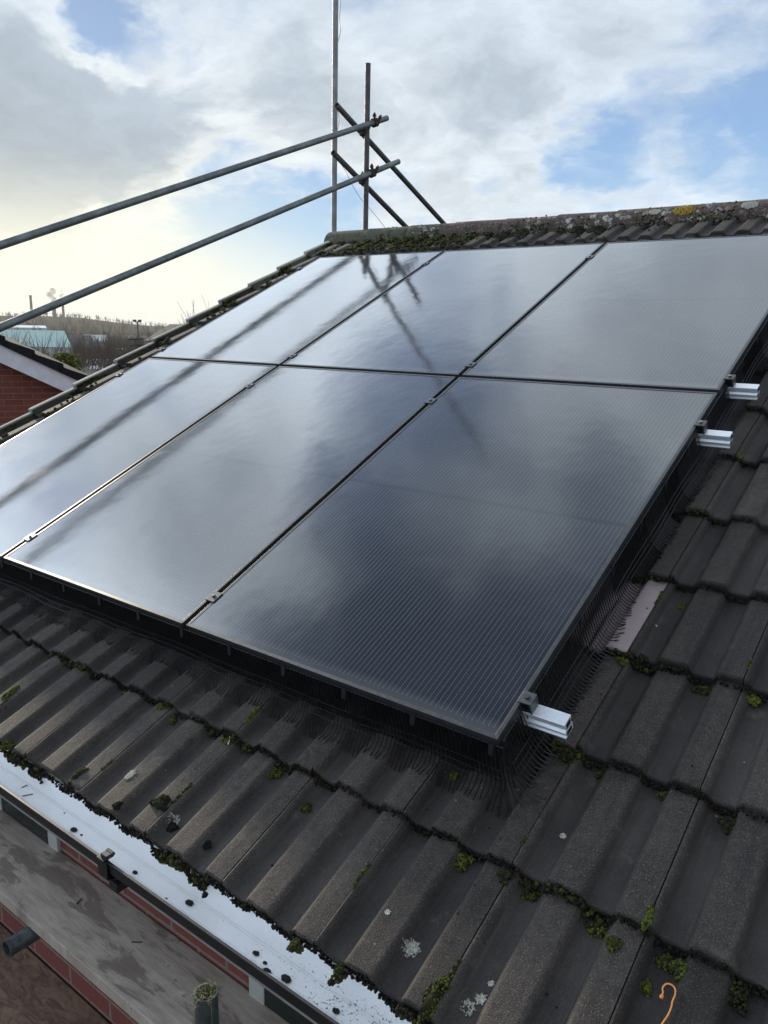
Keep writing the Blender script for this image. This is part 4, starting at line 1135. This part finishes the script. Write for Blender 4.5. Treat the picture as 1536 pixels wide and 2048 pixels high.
VIS0, VIS1 = 140, 156     # bearing range seen past the verge, degrees
def at_bearing(px, d, py=645):
    r_ = ray(px, py); L = math.hypot(r_.x, r_.y); return CAM.x + r_.x / L * d, CAM.y + r_.y / L * d
M_bark = simple('grey_brown_bark', (.060, .048, .040), .9, 0, .3, 3)
M_bark2 = simple('pale_birch_bark', (.17, .15, .13), .9, 0, .3, 3)
M_ever = simple('evergreen_foliage', (.055, .075, .022), .9, 0, .5, 3)
def bare_tree(seed, h, spread=.5, depth=4, tw=.012, kids=3):
    r = random.Random(seed); tr = MB(); tw_ = MB()
    def grow(p, d, L, ra, lv):
        n = 3; pts = [p]; dd = d.copy()
        for i in range(n):
            dd = (dd + Vector((r.gauss(0, .10), r.gauss(0, .10), r.gauss(.03, .06)))).normalized(); pts.append(pts[-1] + dd * L / n)
        rr = [max(tw * .4, ra * (1 - .42 * i / n)) for i in range(n + 1)]
        (tr if lv <= 1 else tw_).tube(pts, rr, 5 if lv < 2 else 3, cap=False)
        if lv >= depth: return
        for k in range(kids + (1 if lv < 2 else 0)):
            f_ = r.uniform(.35, 1.0); q = pts[min(int(f_ * n), n - 1)].lerp(pts[min(int(f_ * n) + 1, n)], (f_ * n) % 1)
            a = r.uniform(0, 2 * PI); side = Vector((math.cos(a), math.sin(a), r.uniform(.1, .5)))
            nd = (dd * (1 - spread) + side * spread).normalized(); grow(q, nd, L * r.uniform(.5, .78), ra * .5, lv + 1)
    grow(Vector((0, 0, 0)), Vector((0, 0, 1)), h * .45, h * .017, 0)
    return tr, tw_
protos = []
for sd, h in ((1, 9), (2, 8), (3, 10), (4, 7)):
    root = thing('bare_tree', 'x', 'tree'); a, b_ = bare_tree(sd, h); a.build('trunk', M_bark, root); b_.build('crown', M_bark, root); protos.append([root, False])
def place_tree(pi, px, d, label, s=1.0, group='bare winter trees in the valley'):
    pr_ = protos[pi]; o = pr_[0] if not pr_[1] else copy_thing(pr_[0]); pr_[1] = True
    x, y = at_bearing(px, d); o.location = (x, y, gz(x, y) - .2); o.rotation_euler = (0, 0, random.uniform(0, 6.28)); o.scale = (s,) * 3
    tag(o, label, 'tree', group)
tl_ = [(0, 15, 95, .95, 'bare tree in front of the left end of the green shed'), (1, 45, 90, .95, 'bare tree before the green shed, second from the left border'), (2, 70, 88, .85, 'dense bare tree before the middle of the green shed'),
       (3, 92, 80, 1.2, 'dark bare tree before the green shed, left of its right end'), (0, 112, 92, .95, 'bare tree before the right end of the green shed'), (1, 135, 85, .95, 'bare tree just right of the green shed'),
       (2, 160, 74, .75, 'low bare tree behind the neighbour roof'), (3, 185, 62, .85, 'pale branched tree right of the neighbour roof'), (0, 205, 70, .7, 'bare tree in the dip between the two roofs'), (1, 228, 80, .9, 'bare tree left of the verge'),
       (2, 250, 90, .8, 'bare tree in the middle of the valley view'), (3, 262, 76, 1.0, 'spindly bare tree against the white yards'), (0, 275, 110, .9, 'bare tree below the floodlight mast'), (1, 215, 120, 1.0, 'distant bare tree beyond the dip')]
for pi, px, d, s, lb in tl_: place_tree(pi, px, d, lb, s)
# nearer bare twigs rising above the verge
for i, (px, pyt, d, sd, lb) in enumerate(((345, 596, 24, 11, 'tall bare twiggy tree whose top shows above the verge, left one'), (385, 600, 25, 12, 'bare twiggy tree top above the verge, middle one'), (428, 588, 26, 13, 'bare twiggy tree top above the verge, right one'))):
    x, y = at_bearing(px, d); zt_ = atd(px, pyt, d / math.hypot(ray(px, pyt).x, ray(px, pyt).y)).z; g0 = gz(x, y)
    root = thing('bare_tree', lb, 'tree', (x, y, g0), 'bare trees close behind the house')
    a, b_ = bare_tree(sd, (zt_ - g0) * .80, .36, 4, .016, 3); 
    zmax = max(v_[2] for v_ in b_.v + a.v); k = (zt_ - g0) / zmax
    for mb in (a, b_): mb.v = [(p[0] * k * .55, p[1] * k * .55, p[2] * k) for p in mb.v]
    a.build('trunk', M_bark, root); b_.build('crown', M_bark, root)
# evergreen shrub behind the neighbour's roof
x, y = at_bearing(128, 30); C = []; RD = []; TN = []; r = random.Random(8)
sh = thing('evergreen_bush', 'yellow green bush behind the black roof of the neighbour', 'bush', (x, y, gz(x, y)))
hz_ = atd(118, 706, 30 / math.hypot(ray(118, 706).x, ray(118, 706).y)).z - gz(x, y)
for _ in range(3500):
    a, q, zz = r.uniform(0, 6.28), r.random() ** .5, r.random(); w_ = 1.15 * (1 - zz * .7) * (1 + .25 * math.sin(a * 5 + zz * 9))
    C.append((w_ * q * math.cos(a), w_ * q * math.sin(a), .3 + zz * (hz_ - .3))); k = r.uniform(.03, .075); RD.append((k, k, k * .5)); TN.append(r.uniform(.45, .9))
mkobj('foliage', lumps('foliage', np.array(C), np.array(RD), np.array(TN)), M_moss, sh)
m = MB(); m.tube([(0, 0, 0), (0, 0, hz_ * .6)], [.08, .04], 6); m.build('stem', M_bark, sh)

# far-off wood: hundreds of small crowns read as one brown mass
def far_wood():
    r = random.Random(33); V = []; F = []
    mb = MB()
    for _ in range(1400):
        px = r.uniform(-60, 470); d = math.exp(r.uniform(math.log(150), math.log(2000)))
        if 170 < d < 330 and -10 < px < 145: continue
        x, y = at_bearing(px, d); g0 = gz(x, y) - .3; h = r.uniform(5, 10) * (1 if d < 900 else 1.25)
        n = 26 if d < 300 else (16 if d < 700 else 9)
        w = h * r.uniform(.28, .42); t0 = (.05 if d < 250 else .10) * (1 + d / 900)
        mb.tube([(x, y, g0), (x, y, g0 + h * .5)], [t0 * 1.5, t0], 4, cap=False)
        for _k in range(n):
            a = r.uniform(0, 6.28); e_ = Vector((w * math.cos(a) * r.random() ** .5, w * math.sin(a) * r.random() ** .5, h * r.uniform(.45, 1.0)))
            b0 = Vector((e_.x * .25, e_.y * .25, e_.z * r.uniform(.35, .6)))
            mb.tube([Vector((x, y, g0)) + b0, Vector((x, y, g0)) + e_], [t0 * .7, t0 * .35], 3, cap=False)
    o = mb.build('wood', simple('bare_wood_mass', (.060, .046, .037), 1.0, 0, .35, .02, spec=0.0), None); tag(o, 'hazy brown bare woods filling the valley and hills', 'wood', kind='stuff')
far_wood()

# buildings in the valley
def wall_roof(name, label, px, d, w, dep, h, rh, wm, rm, yaw=0.0, cat='building', group=None, py=645, roofname='roof', zoff=0):
    x, y = at_bearing(px, d, py); g0 = gz(x, y) + zoff
    t_ = thing(name, label, cat, (x, y, g0), group)
    br = math.atan2(y - CAM.y, x - CAM.x) - PI / 2 + R_(yaw); t_.rotation_euler = (0, 0, br)
    m = MB(); m.box(-w / 2, w / 2, 0, dep, -2, h); m.build('wall', wm, t_)
    m = MB(); e_ = .3
    m.add([(-w / 2 - e_, -e_, h - .1), (w / 2 + e_, -e_, h - .1), (w / 2 + e_, dep + e_, h - .1), (-w / 2 - e_, dep + e_, h - .1), (-w / 2 - e_, dep / 2, h + rh), (w / 2 + e_, dep / 2, h + rh)],
          [(0, 1, 5, 4), (2, 3, 4, 5), (0, 4, 3), (1, 2, 5), (3, 2, 1, 0)]); m.build(roofname, rm, t_)
    return t_
M_green = simple('pale_green_cladding', (.17, .31, .28), .35, .1, .10, .15); M_wh = simple('white_render', (.72, .73, .72), .7, 0, .05, .3)
M_wr = simple('wet_pale_roof', (.62, .66, .68), .3, .2, .1, .2); M_dr = simple('dark_roof', (.075, .062, .058), .75, 0, .25, .3); M_rb = simple('brown_brick', (.16, .085, .062), .85, 0, .2, .5)
M_pale = simple('pale_cladding', (.45, .47, .46), .6, 0, .1, .3)
# green industrial shed: sloping metal roof seen broadside
x, y = at_bearing(66, 235); g0 = gz(x, y)
zt_, zb_ = atd(66, 661, 235 / math.hypot(ray(66, 661).x, ray(66, 661).y)).z - g0, atd(66, 694, 235 / math.hypot(ray(66, 694).x, ray(66, 694).y)).z - g0
ws = 125 / FPX * 235 / math.hypot(ray(66, 645).x, ray(66, 645).y) 
shd = thing('industrial_shed', 'long pale green metal shed in the valley behind bare trees', 'shed', (x, y, g0)); shd.rotation_euler = (0, 0, math.atan2(y - CAM.y, x - CAM.x) - PI / 2)
m = MB(); m.box(-ws * .56, ws * .56, 0, 30, -2, max(zb_, .5)); m.build('wall', M_pale, shd)
m = MB(); m.add([(-ws * .56, -.4, zb_), (ws * .56, -.4, zb_), (ws * .48, 13, zt_), (-ws * .50, 13, zt_), (ws * .56, 27, zb_), (-ws * .56, 27, zb_)], [(0, 1, 2, 3), (3, 2, 4, 5), (1, 4, 2), (0, 3, 5)])
for k in range(24):
    f_ = -ws * .5 + ws * k / 23.5; m.tube([(f_ * 1.1, -.35, zb_ + .05), (f_ * .96, 13, zt_ + .05)], .06, 3)
m.build('roof', M_green, shd)
hs = [(158, 470, 13, 8, 4.5, 3.0, M_wh, M_dr, 10, 'white house left of the pair on the hillside'), (184, 480, 12, 8, 4.5, 3.0, M_wh, M_wr, -12, 'white house right of the pair on the hillside'),
      (118, 420, 30, 9, 4, 3, M_rb, M_dr, 8, 'long brown terrace below the chimneys'), (222, 380, 24, 9, 2.6, .5, M_wh, M_wr, 0, 'flat white roofed unit right of the white houses'), (243, 385, 10, 9, 2.6, .5, M_wh, M_wr, 5, 'small flat white roofed unit further right'),
      (175, 300, 9, 8, 4.2, 3, M_rb, M_dr, 35, 'brown gabled house in the middle of the valley, left one'), (192, 295, 9, 8, 4.2, 3, M_rb, M_dr, 35, 'brown gabled house in the middle of the valley, right one'),
      (145, 320, 14, 8, 4, 3, M_rb, M_dr, 30, 'brown gabled house right of the green shed'), (265, 330, 60, 10, 2.2, .6, M_pale, M_wr, 2, 'long low pale roofed building towards the verge'),
      (165, 210, 30, 12, 2.0, .8, M_pale, M_wr, -4, 'low wet roofed workshop in front of the valley houses'), (205, 190, 26, 12, 2.2, .9, M_pale, M_wr, 6, 'wide pale roofed workshop below the flat white units'),
      (190, 160, 24, 10, 1.9, .7, M_wh, M_wr, -3, 'nearest white roofed workshop in the dip between roofs'), (235, 150, 20, 8, 1.9, .8, M_rb, M_dr, 12, 'dark roofed low shed near the verge'),
      (20, 800, 60, 20, 5, 2, M_pale, M_wr, 3, 'long pale shed on the skyline at the left border'), (300, 600, 40, 12, 4, 2, M_rb, M_dr, -6, 'dark roofed block behind the floodlight mast'), (92, 520, 34, 9, 4, 3, M_rb, M_dr, -9, 'dark terrace left of the white houses')]
for px, d, w, dep, h, rh, wm, rm, yw, lb in hs: wall_roof('valley_building', lb, px, d, w, dep, h, rh, wm, rm, yw, group='buildings across the valley')
r = random.Random(12)
M_smoke = bpy.data.materials.new('smoke'); M_smoke.use_nodes = True
ts = NT(M_smoke.node_tree); ts.n.clear(); so = ts.node('ShaderNodeOutputMaterial'); pv = ts.node('ShaderNodeVolumePrincipled'); pv.inputs['Color'].default_value = (.55, .53, .48, 1); pv.inputs['Density'].default_value = .22
ts.l.new(pv.outputs[0], so.inputs['Volume'])
# three works chimneys on the skyline, two with steam
for px, pt, d, ra, lb, sm in ((65, 591, 1300, 1.9, 'tall plain works chimney on the skyline, left of three', 0), (110, 602, 1250, 2.6, 'thickest works chimney on the skyline with a ball of steam, middle of three', 1), (128, 598, 1280, 1.8, 'slim works chimney on the skyline with a wisp of steam, right of three', .6)):
    x, y = at_bearing(px, d); g0 = gz(x, y); zt_ = atd(px, pt if not sm else pt - (0 if sm < 1 else 0), d / math.hypot(ray(px, pt).x, ray(px, pt).y)).z
    t_ = thing('works_chimney', lb, 'chimney', (x, y, g0), 'works chimneys on the skyline')
    m = MB(); m.tube([(0, 0, 0), (0, 0, (zt_ - g0) * .5), (0, 0, zt_ - g0)], [ra * 1.15, ra, ra * .9], 12); m.tube([(0, 0, zt_ - g0 - 1.5), (0, 0, zt_ - g0 + .2)], ra * 1.15, 12)
    m.build('stack', simple('sooty_concrete', (.14, .13, .125), .9), t_)
    if sm:
        C = []; n = 9 if sm == 1 else 4
        for k in range(n): C.append((r.uniform(-6, 5) * sm, r.uniform(-3, 3), zt_ - g0 + 2 + r.uniform(1, 17) * sm))
        C = np.array(C); RD = np.array([(r.uniform(2.2, 4.6) * sm,) * 3 for _ in C])
        sp = mkobj('steam', lumps('steam', C, RD, np.ones(len(C)), base=ICO1, jit=.18, smooth=True), M_smoke, None, loc=(x, y, g0)); tag(sp, 'steam rising from the %s chimney' % ('thick middle' if sm == 1 else 'slim right'), 'steam', kind='stuff')
# gantry on the skyline left, floodlight mast in the valley
x, y = at_bearing(275, 120); g0 = gz(x, y); k = 120 / math.hypot(ray(275, 645).x, ray(275, 645).y)
zt_ = atd(275, 643, k).z - g0
t_ = thing('floodlight_mast', 'thin dark floodlight mast with lamp heads in the valley', 'mast', (x, y, g0))
m = MB(); m.tube([(0, 0, 0), (0, 0, zt_)], [.14, .08], 6); m.tube([(-.35, -.2, zt_ - .05), (.35, .2, zt_ - .05)], .05, 5); m.build('pole', M_black, t_)
for sx_ in (-.33, .33):
    m = MB(); m.box(sx_ - .22, sx_ + .22, -.2 + sx_ * .6, .1 + sx_ * .6, zt_ - .05, zt_ + .25); m.build('lamp_head', M_black, t_)

# ------------------------------------------------------------------ haze
hm = bpy.data.materials.new('haze'); hm.use_nodes = True; th_ = NT(hm.node_tree); th_.n.clear()
ho = th_.node('ShaderNodeOutputMaterial'); hv = th_.node('ShaderNodeVolumePrincipled'); hv.inputs['Color'].default_value = (.86, .84, .80, 1); hv.inputs['Density'].default_value = .00014; hv.inputs['Anisotropy'].default_value = .15
th_.l.new(hv.outputs[0], ho.inputs['Volume'])
m = MB(); m.box(-4600, 4600, -4600, 4600, -22, 75); o = m.build('haze', hm, None); tag(o, kind='stuff')
